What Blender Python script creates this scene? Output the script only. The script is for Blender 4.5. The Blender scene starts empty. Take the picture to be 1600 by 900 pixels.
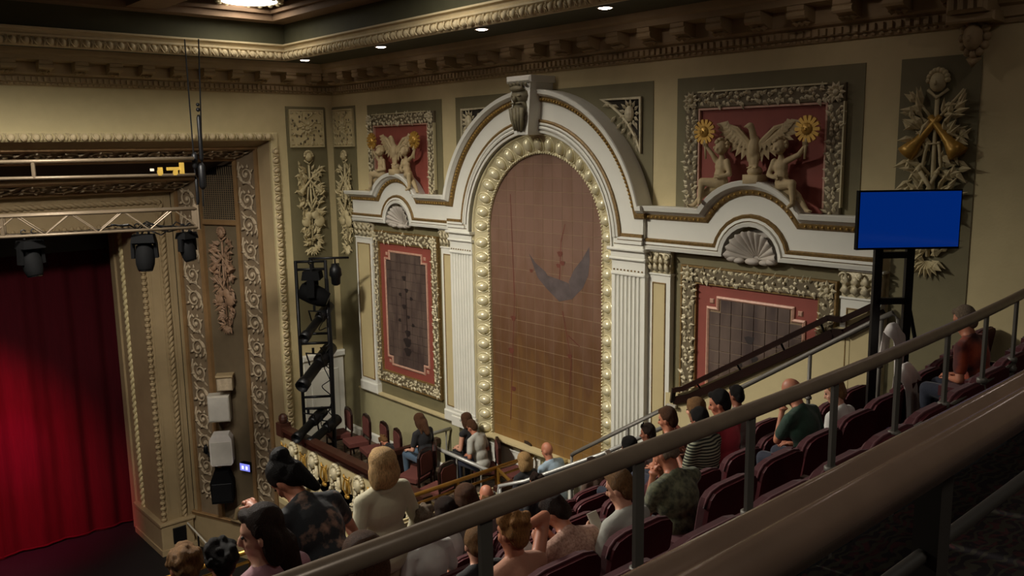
import bpy, bmesh, math, random
from mathutils import Vector as V, Matrix as M4, Euler, noise as mnoise
random.seed(11)
S = bpy.context.scene
COL = S.collection
PI = math.pi
# ---------------------------------------------------------------- camera
cam = bpy.data.objects.new('camera', bpy.data.cameras.new('camera'))
COL.objects.link(cam)
cam.data.sensor_width = 36.0
cam.data.lens = 1344.08 / 1600 * 36
cam.data.clip_start = 0.05
cam.matrix_world = M4(((0.7468286, 0.1178738, -0.6544867, 0), (-0.6648571, 0.1107875, -0.7387091, 0),
                       (-0.0145655, 0.9868292, 0.1611085, 0), (0, 0, 0, 1)))
S.camera = cam
# ---------------------------------------------------------------- world, exposure
S.view_settings.view_transform = 'Standard'
S.view_settings.look = 'None'
S.view_settings.gamma = 1
S.view_settings.use_curve_mapping = False
S.view_settings.exposure = 0.0
w = bpy.data.worlds.new('house_dark')
S.world = w
w.use_nodes = True
w.node_tree.nodes['Background'].inputs[0].default_value = (1.0, 0.64, 0.38, 1)
w.node_tree.nodes['Background'].inputs[1].default_value = 0.009


def lamp(name, kind, loc, energy, color, aim=None, size=0.5, spot=60, blend=0.5):
    d = bpy.data.lights.new(name, kind)
    d.energy = energy
    d.color = color
    if kind == 'AREA':
        d.shape = 'DISK'
        d.size = size
    else:
        d.shadow_soft_size = size
    if kind == 'SPOT':
        d.spot_size = math.radians(spot)
        d.spot_blend = blend
    o = bpy.data.objects.new(name, d)
    COL.objects.link(o)
    o.location = loc
    if aim is not None:
        o.rotation_euler = (V(aim) - V(loc)).to_track_quat('-Z', 'Y').to_euler()
    return o


WARM = (1.0, 0.935, 0.82)
# round house lamps in the raised ceiling (their housings are built further down)
HOUSE = [(2.2, 11.2, 2.66, 4000, 162.5), (-3.0, 10.6, 2.66, 1700, 167), (1.0, 4.6, 2.66, 70, 156), (2.6, -1.6, 2.66, 115, 150)]  # last two are unseen, added as fill to lift the arch side, rails and seats
for i, (x, y, z, e, sp_) in enumerate(HOUSE):
    # deep recessed fittings: a wide downward cone with a soft cut-off
    lamp('house_lamp_light', 'SPOT', (x, y, z - 0.06), e, WARM, (x, y, -9), 0.45, sp_, 0.5)
for x, y, z, e in ((7.4, 15.55, 2.66, 9), (7.2, 10.6, 2.66, 26)):
    lamp('house_lamp_glow', 'AREA', (x, y, z - 0.05), e, WARM, (x, y, -9), 0.9)
# stage colour wash on the curtain
lamp('stage_wash_light', 'SPOT', (1.2, 17.5, -1.6), 8500, (1.0, 0.015, 0.13), (2.9, 22.6, -7.2), 0.15, 50, 1.0)
lamp('stage_special_light', 'SPOT', (3.3, 17.2, -1.6), 1800, (1.0, 0.03, 0.4), (4.1, 22.6, -6.9), 0.1, 13, 1.0)


# ---------------------------------------------------------------- materials
def srgb(h):
    h = h.lstrip('#')
    c = [int(h[i:i + 2], 16) / 255 for i in (0, 2, 4)]
    return tuple(x / 12.92 if x < 0.04045 else ((x + 0.055) / 1.055) ** 2.4 for x in c)


MATS = {}


def mat(name, col, rough=0.7, metal=0.0, bump=0.0, bscale=60.0, var=0.12, vscale=4.0, col2=None, spec=0.5, emit=0.0, sheen=0.0, coord='Object', stretch=None):
    if name in MATS:
        return MATS[name]
    m = bpy.data.materials.new(name)
    m.use_nodes = True
    nt = m.node_tree
    b = nt.nodes['Principled BSDF']
    c = srgb(col) if isinstance(col, str) else col
    c2 = srgb(col2) if isinstance(col2, str) else (col2 or tuple(x * (1 - var) for x in c))
    b.inputs['Roughness'].default_value = rough
    b.inputs['Metallic'].default_value = metal
    b.inputs['Specular IOR Level'].default_value = spec
    if sheen:
        b.inputs['Sheen Weight'].default_value = sheen
    tc = nt.nodes.new('ShaderNodeTexCoord')
    src = tc.outputs[coord]
    if stretch:
        mp = nt.nodes.new('ShaderNodeMapping')
        mp.inputs['Scale'].default_value = stretch
        nt.links.new(src, mp.inputs[0])
        src = mp.outputs[0]
    n = nt.nodes.new('ShaderNodeTexNoise')
    n.inputs['Scale'].default_value = vscale
    n.inputs['Detail'].default_value = 4
    nt.links.new(src, n.inputs['Vector'])
    r = nt.nodes.new('ShaderNodeValToRGB')
    r.color_ramp.elements[0].position = 0.35
    r.color_ramp.elements[1].position = 0.65
    r.color_ramp.elements[0].color = (*c2, 1)
    r.color_ramp.elements[1].color = (*c, 1)
    nt.links.new(n.outputs[0], r.inputs[0])
    nt.links.new(r.outputs[0], b.inputs['Base Color'])
    if emit:
        b.inputs['Emission Color'].default_value = (*c, 1)
        b.inputs['Emission Strength'].default_value = emit
    if bump:
        n2 = nt.nodes.new('ShaderNodeTexNoise')
        n2.inputs['Scale'].default_value = bscale
        nt.links.new(src, n2.inputs['Vector'])
        bp = nt.nodes.new('ShaderNodeBump')
        bp.inputs['Strength'].default_value = bump
        bp.inputs['Distance'].default_value = 0.02
        nt.links.new(n2.outputs[0], bp.inputs['Height'])
        nt.links.new(bp.outputs[0], b.inputs['Normal'])
    MATS[name] = m
    return m


CREAM = mat('cream_plaster', '#c9b98c', 0.75, bump=0.08, bscale=30, var=0.06)
TAN = mat('tan_plaster', '#9c8764', 0.75, bump=0.08, bscale=30, var=0.08)
OLIVE = mat('olive_paint', '#766e4f', 0.7, bump=0.06, var=0.08)
DADO = mat('dado_paint', '#aba37c', 0.7, bump=0.06, var=0.06)
WHITE = mat('white_plaster', '#e0ded2', 0.6, bump=0.04, var=0.03)
BEIGE = mat('beige_panel_paint', '#c3b285', 0.65, var=0.05)
GOLDLINE = mat('old_gold_paint', '#8d7040', 0.5, 0.2, var=0.4, vscale=30)
GOLD = mat('bright_gold_leaf', '#c89c48', 0.35, 0.45, var=0.25, vscale=12)
BOSS = mat('pale_gold_leaf', '#e6dcb6', 0.25, 0.22, var=0.12, vscale=8)
RINGM = mat('cream_gold_band', '#c9bd96', 0.5, 0.15, bump=0.15, var=0.1)
RED = mat('brick_red_paint', '#8e463a', 0.7, bump=0.05, var=0.12)
PINK = mat('pink_gilt_moulding', '#c79a84', 0.5, 0.1, var=0.2, vscale=20)
STONE = mat('warm_statue_stone', '#b9a47c', 0.7, bump=0.1, bscale=50, var=0.15, vscale=9)
CARVE = mat('gilt_carving', '#d4c8a6', 0.5, 0.12, bump=0.15, var=0.25, vscale=16)
CARVED_DARK = mat('carving_ground', '#6c5f46', 0.7, var=0.2)
LEAFP = mat('plaster_leaf', '#c8b98e', 0.65, var=0.15, vscale=10)
SCROLLM = mat('scroll_relief', '#bba88c', 0.65, var=0.25, vscale=12)
SCROLLG = mat('scroll_ground', '#806d55', 0.75, var=0.2)
PINKG = mat('copper_gilt_edge', '#94744e', 0.5, 0.15, var=0.2)
SHELLM = mat('shell_plaster', '#b9b0a4', 0.6, var=0.12)
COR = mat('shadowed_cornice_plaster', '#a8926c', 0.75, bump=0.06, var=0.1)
CEILG = mat('dark_green_ceiling_paint', '#4c4a34', 0.8, var=0.1)
BEAM = mat('brown_ceiling_beam', '#8a6f56', 0.75, var=0.12)
LIPM = mat('lit_lip_plaster', '#d2bf98', 0.7, bump=0.06, var=0.1)  # lamp light on the lip is worked into this brighter plaster colour
BEAD = mat('dull_gold_beading', '#a9853f', 0.4, 0.3, var=0.3, vscale=20)
DARKC = mat('dark_coffer', '#2c221a', 0.9)
BLACK = mat('black_metal', '#151517', 0.45, 0.4, var=0.2)
BLACKP = mat('black_plastic', '#0a0a0b', 0.8, var=0.2, spec=0.12)
STAGE = mat('black_stage_floor', '#0e0e10', 0.6, var=0.3)
ALU = mat('dull_aluminium', '#6b5d4b', 0.45, 0.4, var=0.12)
STEEL = mat('grey_painted_steel', '#6d6860', 0.5, 0.25, var=0.15)
RAILM = mat('brown_grey_rail_paint', '#95826f', 0.3, 0.15, var=0.15, vscale=10)
RAILB = mat('olive_gloss_rail_paint', '#8d7463', 0.17, 0.2, bump=0.015, bscale=40, var=0.12, vscale=8)
BRASS = mat('brass_rail', '#b88a3c', 0.35, 0.7, var=0.2)
WOOD = mat('dark_mahogany', '#3a1c14', 0.4, var=0.35, vscale=5, stretch=(1, 8, 8))
WOODR = mat('dark_rail_wood', '#23110d', 0.3, var=0.3)
PARAR = mat('parapet_wood_cap', '#43261b', 0.4, var=0.3)
VELVET = mat('maroon_seat_velvet', '#4c0f18', 0.8, var=0.25, sheen=0.1, vscale=14)
SEATSHELL = mat('maroon_seat_shell', '#52131b', 0.6, var=0.2)
CHAIRF = mat('brick_red_chair_fabric', '#63322b', 0.8, var=0.15)
WHITEP = mat('white_paint', '#bdb6a8', 0.5, var=0.04)
GREYRAIL = mat('pale_grey_rail', '#a9a8a2', 0.35, 0.3, var=0.08)
CLOTHW = mat('white_cloth', '#d3ccc6', 0.85, var=0.06, bump=0.1, bscale=14)
SKIN = mat('skin', '#b9785c', 0.5, var=0.08, vscale=8)
SKINL = mat('light_skin', '#cf9a80', 0.5, var=0.08, vscale=8)
SKIND = mat('brown_skin', '#8a5540', 0.5, var=0.08, vscale=8)
EYE = mat('dark_eye', '#1c1410', 0.2)


def emitmat(name, col, strength):
    m = bpy.data.materials.new(name)
    m.use_nodes = True
    nt = m.node_tree
    nt.nodes.remove(nt.nodes['Principled BSDF'])
    e = nt.nodes.new('ShaderNodeEmission')
    e.inputs[0].default_value = (*col, 1)
    e.inputs[1].default_value = strength
    nt.links.new(e.outputs[0], nt.nodes['Material Output'].inputs[0])
    return m


LAMPGLOW = emitmat('lamp_glow', (1.0, 0.93, 0.8), 6.0)
DOWNGLOW = emitmat('downlight_glow', (1.0, 0.82, 0.74), 34.0)


# ---------------------------------------------------------------- geometry helpers
class MB:
    def __init__(s):
        s.v, s.f, s.m, s.cur = [], [], [], 0

    def add(s, vs, fs):
        n = len(s.v)
        s.v += [tuple(v) for v in vs]
        s.f += [tuple(i + n for i in f) for f in fs]
        s.m += [s.cur] * len(fs)
        return s

    def box(s, x0, x1, y0, y1, z0, z1):
        x0, x1 = min(x0, x1), max(x0, x1)
        y0, y1 = min(y0, y1), max(y0, y1)
        z0, z1 = min(z0, z1), max(z0, z1)
        return s.add([(x0, y0, z0), (x1, y0, z0), (x1, y1, z0), (x0, y1, z0), (x0, y0, z1), (x1, y0, z1), (x1, y1, z1), (x0, y1, z1)],
                     [(3, 2, 1, 0), (4, 5, 6, 7), (0, 1, 5, 4), (1, 2, 6, 5), (2, 3, 7, 6), (3, 0, 4, 7)])

    def bbox(s, x0, x1, y0, y1, z0, z1, b=0.01):
        # box with its front (-y) edges chamfered
        return s.add([(x0, y1, z0), (x1, y1, z0), (x1, y1, z1), (x0, y1, z1), (x0, y0 + b, z0), (x1, y0 + b, z0), (x1, y0 + b, z1), (x0, y0 + b, z1),
                      (x0 + b, y0, z0 + b), (x1 - b, y0, z0 + b), (x1 - b, y0, z1 - b), (x0 + b, y0, z1 - b)],
                     [(0, 1, 5, 4), (1, 2, 6, 5), (2, 3, 7, 6), (3, 0, 4, 7), (4, 5, 9, 8), (5, 6, 10, 9), (6, 7, 11, 10), (7, 4, 8, 11), (8, 9, 10, 11), (3, 2, 1, 0)])

    def tube(s, pts, r, n=8, closed=False, caps=True, sq=1.0, up=None):
        pts = [V(p) for p in pts]
        k = len(pts)
        rs = r if isinstance(r, (list, tuple)) else [r] * k
        vs, fs = [], []
        prev = None
        for i, p in enumerate(pts):
            a = pts[i - 1] if (i > 0 or closed) else p
            b = pts[(i + 1) % k] if (i < k - 1 or closed) else p
            t = (b - a)
            t = t.normalized() if t.length > 1e-9 else V((0, 0, 1))
            if prev is None:
                u = V(up) if up else (V((0, 0, 1)) if abs(t.z) < 0.9 else V((0, 1, 0)))
            else:
                u = prev
            u = (u - t * u.dot(t))
            u = u.normalized() if u.length > 1e-6 else t.orthogonal().normalized()
            prev = u
            w_ = t.cross(u)
            for j in range(n):
                an = 2 * PI * (j + 0.5) / n
                vs.append(p + u * (math.cos(an) * rs[i]) + w_ * (math.sin(an) * rs[i] * sq))
        segs = k if closed else k - 1
        for i in range(segs):
            a, b = i * n, ((i + 1) % k) * n
            for j in range(n):
                fs.append((a + j, a + (j + 1) % n, b + (j + 1) % n, b + j))
        if caps and not closed:
            fs.append(tuple(range(n - 1, -1, -1)))
            fs.append(tuple(range((k - 1) * n, k * n)))
        return s.add(vs, fs)

    def bar(s, p, q, wd, hg, up=(0, 0, 1)):
        p, q = V(p), V(q)
        t = (q - p).normalized()
        u = V(up)
        u = (u - t * u.dot(t))
        u = u.normalized() if u.length > 1e-5 else t.orthogonal().normalized()
        r = t.cross(u)
        vs = []
        for c in (p, q):
            for a, b in ((-1, -1), (1, -1), (1, 1), (-1, 1)):
                vs.append(c + r * (a * wd / 2) + u * (b * hg / 2))
        return s.add(vs, [(3, 2, 1, 0), (4, 5, 6, 7), (0, 1, 5, 4), (1, 2, 6, 5), (2, 3, 7, 6), (3, 0, 4, 7)])

    def ell(s, c, r, rot=None, nu=10, nv=6):
        c = V(c)
        r = (r, r, r) if isinstance(r, (int, float)) else r
        vs = [V((0, 0, r[2]))]
        for i in range(1, nv):
            a = PI * i / nv
            for j in range(nu):
                b = 2 * PI * j / nu
                vs.append(V((r[0] * math.sin(a) * math.cos(b), r[1] * math.sin(a) * math.sin(b), r[2] * math.cos(a))))
        vs.append(V((0, 0, -r[2])))
        if rot is not None:
            vs = [rot @ v for v in vs]
        vs = [v + c for v in vs]
        fs = [(0, 1 + j, 1 + (j + 1) % nu) for j in range(nu)]
        for i in range(nv - 2):
            a, b = 1 + i * nu, 1 + (i + 1) * nu
            for j in range(nu):
                fs.append((a + j, b + j, b + (j + 1) % nu, a + (j + 1) % nu))
        e = len(vs) - 1
        a = 1 + (nv - 2) * nu
        fs += [(e, a + (j + 1) % nu, a + j) for j in range(nu)]
        return s.add(vs, fs)

    def limb(s, p0, p1, r0, r1, n=10, sq=1.0, up=None):
        p0, p1 = V(p0), V(p1)
        t = p1 - p0
        L = t.length
        t = t / L if L > 1e-9 else V((0, 0, 1))
        pts, rs = [], []
        for a in (-88, -60, -30, 0):
            pts.append(p0 + t * (r0 * math.sin(math.radians(a))))
            rs.append(max(r0 * math.cos(math.radians(a)), 1e-4))
        for a in (0, 30, 60, 88):
            pts.append(p1 + t * (r1 * math.sin(math.radians(a))))
            rs.append(max(r1 * math.cos(math.radians(a)), 1e-4))
        return s.tube(pts, rs, n, sq=sq, up=up)

    def lathe(s, prof, o=(0, 0, 0), rot=None, n=16):
        o = V(o)
        vs, fs = [], []
        for r, h in prof:
            for j in range(n):
                a = 2 * PI * j / n
                v = V((r * math.cos(a), r * math.sin(a), h))
                vs.append((rot @ v if rot is not None else v) + o)
        k = len(prof)
        for i in range(k - 1):
            for j in range(n):
                fs.append((i * n + j, i * n + (j + 1) % n, (i + 1) * n + (j + 1) % n, (i + 1) * n + j))
        fs.append(tuple(range(n - 1, -1, -1)))
        fs.append(tuple(range((k - 1) * n, k * n)))
        return s.add(vs, fs)

    def prism(s, poly, y0, y1):
        # poly of (x, z), anticlockwise seen from -y; front at y0
        n = len(poly)
        vs = [(x, y0, z) for x, z in poly] + [(x, y1, z) for x, z in poly]
        fs = [tuple(range(n)), tuple(range(2 * n - 1, n - 1, -1))]
        for i in range(n):
            j = (i + 1) % n
            fs.append((j, i, n + i, n + j))
        return s.add(vs, fs)

    def sweep(s, path, prof, closed=False):
        # path of (x, z) in the wall plane, prof of (offset along left normal, protrusion towards -y)
        k = len(path)
        m = len(prof)
        P = [V((a, b)) for a, b in path]
        vs, fs = [], []
        for i in range(k):
            a = P[i - 1] if (i > 0 or closed) else None
            b = P[(i + 1) % k] if (i < k - 1 or closed) else None
            d1 = (P[i] - a).normalized() if a is not None else (b - P[i]).normalized()
            d2 = (b - P[i]).normalized() if b is not None else d1
            n1, n2 = V((-d1.y, d1.x)), V((-d2.y, d2.x))
            nn = n1 + n2
            nn = nn / max(1e-6, nn.length_squared) * 2
            if nn.length > 2.5:
                nn = nn.normalized() * 2.5
            for o, d in prof:
                q = P[i] + nn * o
                vs.append((q.x, -d, q.y))
        segs = k if closed else k - 1
        for i in range(segs):
            a, b = i * m, ((i + 1) % k) * m
            for j in range(m - 1):
                fs.append((a + j + 1, a + j, b + j, b + j + 1))
        if not closed:
            fs.append(tuple(range(m)))
            fs.append(tuple(range(k * m - 1, (k - 1) * m - 1, -1)))
        return s.add(vs, fs)

    def leaf(s, b, d, L, w_, out=(0, -1, 0), lift=0.35, curl=0.25):
        # a pointed leaf with a raised midrib
        b, d, o = V(b), V(d).normalized(), V(out).normalized()
        side = d.cross(o).normalized()
        mid = b + d * (L * 0.45) + o * (L * lift)
        tip = b + d * L + o * (L * curl)
        lo = b + d * (L * 0.42) + o * (L * lift * 0.45)
        back = b + d * (L * 0.45) - o * 0.004
        vs = [b, lo + side * w_ / 2, mid, lo - side * w_ / 2, tip, back]
        return s.add(vs, [(0, 2, 1), (0, 3, 2), (1, 2, 4), (2, 3, 4), (0, 1, 5), (0, 5, 3), (1, 4, 5), (3, 5, 4)])

    def build(s, name, m, parent=None, smooth=False, loc=None, rotz=0.0):
        me = bpy.data.meshes.new(name)
        me.from_pydata(s.v, [], s.f)
        ms = m if isinstance(m, (list, tuple)) else [m]
        for x in ms:
            me.materials.append(x)
        if len(ms) > 1:
            me.polygons.foreach_set('material_index', s.m)
        if smooth:
            me.polygons.foreach_set('use_smooth', [True] * len(me.polygons))
        me.validate()
        me.update()
        return link(name, me, parent, loc, rotz)


def link(name, me, parent=None, loc=None, rotz=0.0):
    o = bpy.data.objects.new(name, me)
    COL.objects.link(o)
    o.parent = parent
    if loc is not None:
        o.location = loc
    if rotz:
        o.rotation_euler = (0, 0, rotz)
    return o


def tag(o, label=None, cat=None, group=None, kind=None):
    if label:
        o['label'] = label
    if cat:
        o['category'] = cat
    if group:
        o['group'] = group
    if kind:
        o['kind'] = kind
    return o


def thing(name, label, cat, loc=(0, 0, 0), rotz=0.0, group=None):
    o = bpy.data.objects.new(name, None)
    o.empty_display_size = 0.1
    COL.objects.link(o)
    o.location = loc
    o.rotation_euler = (0, 0, rotz)
    return tag(o, label, cat, group)


KIDS = {}


def kids(o):
    return [c for c in o.children]


def copy_tree(o, loc=None, rotz=None, label=None, parent=None):
    c = o.copy()
    COL.objects.link(c)
    c.parent = parent
    if loc is not None:
        c.location = loc
    if rotz is not None:
        c.rotation_euler = (0, 0, rotz)
    if label:
        c['label'] = label
    for ch in o.children:
        copy_tree(ch, parent=c)
    return c


REM = []


def remesh(mb, name, m, parent, voxel, it=3, extra=None, loc=None):
    o = mb.build(name, m, parent, loc=loc)
    REM.append((o, voxel, it, extra))
    return o


def flush():
    for o, vx, it, ex in REM:
        r = o.modifiers.new('r', 'REMESH')
        r.mode = 'VOXEL'
        r.voxel_size = vx
        if it:
            sm = o.modifiers.new('s', 'SMOOTH')
            sm.factor = 0.5
            sm.iterations = it
    dg = bpy.context.evaluated_depsgraph_get()
    dg.update()
    for o, vx, it, ex in REM:
        me = bpy.data.meshes.new_from_object(o.evaluated_get(dg))
        old = o.data
        mats = [x for x in old.materials]
        o.modifiers.clear()
        if ex is not None and ex.v:
            bm = bmesh.new()
            bm.from_mesh(me)
            n0 = len(bm.verts)
            vs = [bm.verts.new(v) for v in ex.v]
            for f in ex.f:
                try:
                    bm.faces.new([vs[i] for i in f])
                except ValueError:
                    pass
            bm.to_mesh(me)
            bm.free()
        me.polygons.foreach_set('use_smooth', [True] * len(me.polygons))
        me.polygons.foreach_set('material_index', [0] * len(me.polygons))
        me.materials.clear()
        for x in mats:
            me.materials.append(x)
        me.name = o.name
        o.data = me
        bpy.data.meshes.remove(old)
    REM.clear()


def rotx(a):
    return M4.Rotation(a, 3, 'X')


def arc(cx, cz, r, a0, a1, n):
    return [(cx + r * math.cos(math.radians(a0 + (a1 - a0) * i / n)), cz + r * math.sin(math.radians(a0 + (a1 - a0) * i / n))) for i in range(n + 1)]


YC = 10.45          # axis of the arch on the right wall
XW = 10.0           # plane of the right wall
YS = 17.23          # plane of the stage wall
ZF = -9.55          # stage and stalls floor


def RW(x, z):       # origin of a thing on the right wall; its local x runs to the right, local -y out of the wall
    return (XW, YC - x, z)


RWR = -PI / 2
# ================================================================ the setting
def struct(mb, name, m, parent=None, smooth=False):
    return tag(mb.build(name, m, parent, smooth), kind='structure')


def flat(mb, z_from_y=True):
    # turn a sweep laid out as (x, -d, y) into a plan path with heights
    mb.v = [(x, z, -y) for x, y, z in mb.v]
    return mb


struct(MB().box(XW, XW + 0.3, -4, YS + 0.3, ZF, 2.9), 'wall_right', CREAM)
struct(MB().box(8.62, XW, YS, YS + 0.3, ZF, 1.9), 'wall_stage', CREAM)
struct(MB().box(-7, 8.62, YS, YS + 0.3, 0.37, 1.9), 'wall_above_proscenium', CREAM)
struct(MB().box(-9, 12, 8, 26, ZF - 0.3, ZF), 'floor', STAGE)
# ceiling: soffit ring, riser, recessed panels
sof = MB().box(8.5, XW + 0.3, -4, 16.4, 1.8, 2.0).box(-7, XW + 0.3, 16.4, YS + 0.3, 1.8, 2.0)
struct(sof, 'ceiling_soffit', CEILG)
ris = MB().box(8.5, 8.7, -4, 16.4, 2.0, 2.9).box(-7, 8.7, 16.4, 16.6, 2.0, 2.9)
struct(ris, 'wall_ceiling_riser', CEILG)
struct(MB().box(-7, 8.5, -4, 16.4, 2.8, 2.9), 'ceiling', DARKC)
bm = MB().box(8.1, 8.5, -4, 16.4, 2.5, 2.8).box(-7, 8.1, 16.05, 16.4, 2.5, 2.8).box(5.35, 5.95, -4, 16.05, 2.52, 2.8)
bm.box(-7, 8.1, 12.2, 12.7, 2.52, 2.8)
struct(bm, 'ceiling_beam', BEAM)
bm = MB().box(8.02, 8.1, -4, 15.97, 2.62, 2.68).box(-7, 8.1, 15.97, 16.05, 2.62, 2.68)
struct(bm, 'trim_ceiling_beam', BEAM)

# lip moulding of the soffit with carved leaf units
lip = MB().sweep([(-7, 16.4), (8.5, 16.4), (8.5, -4)],
                 [(0.02, 1.79), (-0.02, 1.79), (-0.04, 1.82), (-0.03, 1.93), (-0.07, 1.96), (-0.07, 1.985), (-0.03, 2.0), (-0.05, 2.05), (-0.10, 2.07), (-0.10, 2.10), (0.0, 2.115), (0.02, 2.115)])
lipo = struct(flat(lip), 'trim_soffit_lip', LIPM)


def egg_mb(L=0.17, h=0.1, d=0.06):
    e = MB().ell((0, 0, 0), (L * 0.36, d, h * 0.5), nu=8, nv=5)
    e.tube([(L * 0.44, -d * 0.3, -h * 0.5), (L * 0.5, -d * 0.9, 0), (L * 0.44, -d * 0.3, h * 0.5)], 0.011, 5)
    e.tube([(-L * 0.44, -d * 0.3, h * 0.5), (-L * 0.36, -d, -h * 0.1), (-L * 0.1, -d * 0.9, -h * 0.48)], 0.011, 5)
    return e


egg = egg_mb(0.19, 0.14, 0.06).build('leaf_unit', LIPM, lipo, True)
EGGME = egg.data


def unit(me, name, parent, loc, rot=(0, 0, 0), scale=None):
    o = bpy.data.objects.new(name, me)
    COL.objects.link(o)
    o.parent = parent
    o.location = loc
    o.rotation_euler = rot
    if scale:
        o.scale = scale
    return o


egg.location = (8.46, 16.25, 1.875)
egg.rotation_euler = (0, 0, RWR)
y = 16.06
while y > 3.5:
    unit(EGGME, 'leaf_unit', lipo, (8.46, y, 1.875), (0, 0, RWR))
    y -= 0.19
x = 8.35
while x > 2.2:
    unit(EGGME, 'leaf_unit', lipo, (x, 16.36, 1.875))
    x -= 0.19

# cornice with modillions and dentils
cor = MB().sweep([(-7, YS), (XW, YS), (XW, -4)],
                 [(0.02, 1.2), (-0.03, 1.2), (-0.05, 1.235), (-0.05, 1.25), (-0.09, 1.26), (-0.09, 1.36), (-0.15, 1.385), (-0.17, 1.41), (-0.17, 1.6), (-0.46, 1.615), (-0.47, 1.69), (-0.53, 1.72), (-0.56, 1.8), (0.02, 1.8)])
coro = struct(flat(cor), 'trim_cornice', COR)
den = MB()
y = YS - 0.2
while y > 3.7:
    den.box(XW - 0.135, XW - 0.08, y, y + 0.055, 1.27, 1.345)
    y -= 0.1
x = XW - 0.2
while x > 3.0:
    den.box(x, x + 0.055, YS - 0.135, YS - 0.08, 1.27, 1.345)
    x -= 0.1
tag(den.build('dentil_row', COR, coro), kind='stuff')
bead = MB()
y = YS - 0.15
while y > 3.7:
    bead.ell((XW - 0.055, y, 1.232), (0.022, 0.03, 0.022), nu=6, nv=4)
    y -= 0.1
x = XW - 0.15
while x > 3.0:
    bead.ell((x, YS - 0.055, 1.232), (0.03, 0.022, 0.022), nu=6, nv=4)
    x -= 0.1
tag(bead.build('bead_row', COR, coro, True), kind='stuff')
prof = [(0, 1.42), (0.1, 1.43), (0.2, 1.47), (0.24, 1.53), (0.28, 1.56), (0.28, 1.61), (0, 1.61)]
modm = MB()
for sx in (-0.11,):
    vs = [(sx, -p, z) for p, z in prof] + [(-sx, -p, z) for p, z in prof]
    k = len(prof)
    modm.add(vs, [tuple(range(k - 1, -1, -1)), tuple(range(k, 2 * k))] + [(i, (i + 1) % k, k + (i + 1) % k, k + i) for i in range(k)])
modm.tube([(-0.12, -0.23, 1.51), (0.12, -0.23, 1.51)], 0.05, 8)
for i in range(3):
    modm.leaf((-0.07 + 0.07 * i, -0.03, 1.435), (0, -1, 0.15), 0.19, 0.07, (0, 0, -1))
first = None
y = YS - 0.55
while y > 3.75:
    if first is None:
        first = modm.build('modillion', COR, coro)
        first.location = (XW - 0.165, y, 0)
        first.rotation_euler = (0, 0, RWR)
    else:
        unit(first.data, 'modillion', coro, (XW - 0.165, y, 0), (0, 0, RWR))
    y -= 0.58
x = XW - 0.6
while x > 3.0:
    unit(first.data, 'modillion', coro, (x, YS - 0.165, 0))
    x -= 0.58

# small recessed downlights in the soffit
for i, (y, lab) in enumerate(((16.0, 'recessed soffit downlight nearest the corner above the stage wall'), (13.24, 'recessed soffit downlight above the far carved red panel'),
                              (10.45, 'recessed soffit downlight above the keystone of the arch'), (7.92, 'recessed soffit downlight near the large eagle panel, last one in view'), (5.2, 'recessed soffit downlight over the television, out of view above'),
                              (2.5, 'recessed soffit downlight over the upper seats, out of view above'))):
    t = thing('downlight', lab, 'downlight', (8.72, y, 1.8), 0, 'soffit downlights')
    MB().lathe([(0.115, 0.0), (0.12, -0.012), (0.1, -0.018), (0.085, -0.004), (0.085, 0.0)], n=20).build('trim_ring', WHITEP, t, True)
    MB().lathe([(0.084, -0.003), (0.08, -0.018), (0.05, -0.026), (0.0, -0.028)], n=20).build('lamp_lens', DOWNGLOW, t)
    lamp('downlight_beam', 'SPOT', (8.72, y, 1.76), 3, WARM, (8.72, y, -5), 0.08, 70, 0.9)

# round house lamps in the raised ceiling, the two over the balcony added as fill
for i, (x, y, lab) in enumerate(((7.4, 15.55, 'large round white ceiling lamp in the dark coffer near the stage wall'), (7.2, 10.6, 'round white ceiling lamp in the coffer in front of the arch'),
                                 (2.2, 11.2, 'round white ceiling lamp over the middle of the hall'), (-3.0, 10.6, 'round white ceiling lamp over the far side of the hall'),
                                 (1.0, 4.6, 'unseen round fill lamp added over the middle of the balcony'), (2.6, -1.6, 'unseen round fill lamp added over the upper rear balcony'))):
    t = thing('ceiling_lamp', lab, 'ceiling lamp', (x, y, 2.8), 0, 'round house lamps')
    MB().lathe([(0.62, 0), (0.62, -0.05), (0.56, -0.08), (0.5, -0.06), (0.5, 0)], n=36).build('lamp_rim', CARVE, t, True)
    MB().lathe([(0.5, -0.03), (0.5, -0.07), (0.3, -0.085), (0.0, -0.09)], n=36).build('lamp_diffuser', LAMPGLOW, t, True)
    r = MB()
    for k in range(16):
        a = 2 * PI * k / 16
        r.ell((0.57 * math.cos(a), 0.57 * math.sin(a), -0.08), (0.05, 0.05, 0.03), nu=6, nv=4)
    tag(r.build('rim_ornament', CARVE, t, True), kind='stuff')

# ---------------------------------------------------------------- proscenium
PA = math.radians(-68.6)
PH = math.radians(68.6)
SPZ = -8.68
jam = thing('wall_proscenium_splay', None, None, (8.49, YS, 0), PA)
jam['kind'] = 'structure'
hdr = thing('wall_proscenium_header', None, None, (0, YS, 0.24), 0)
hdr.rotation_euler = (PH, 0, 0)
hdr['kind'] = 'structure'
XL = -6.5


def strip(s0, s1, d, name, m, d0=0.0, b=0.0):
    j = MB().prism([(-s1, SPZ), (-s0, SPZ), (-s0, 0.24 - 0.365 * s0), (-s1, 0.24 - 0.365 * s1)], -d, 0.12)
    j.build(name, m, jam)
    h = MB().prism([(XL, -s1), (8.49 - 0.365 * s1, -s1), (8.49 - 0.365 * s0, -s0), (XL, -s0)], -d, 0.12)
    h.build(name, m, hdr)


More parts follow.
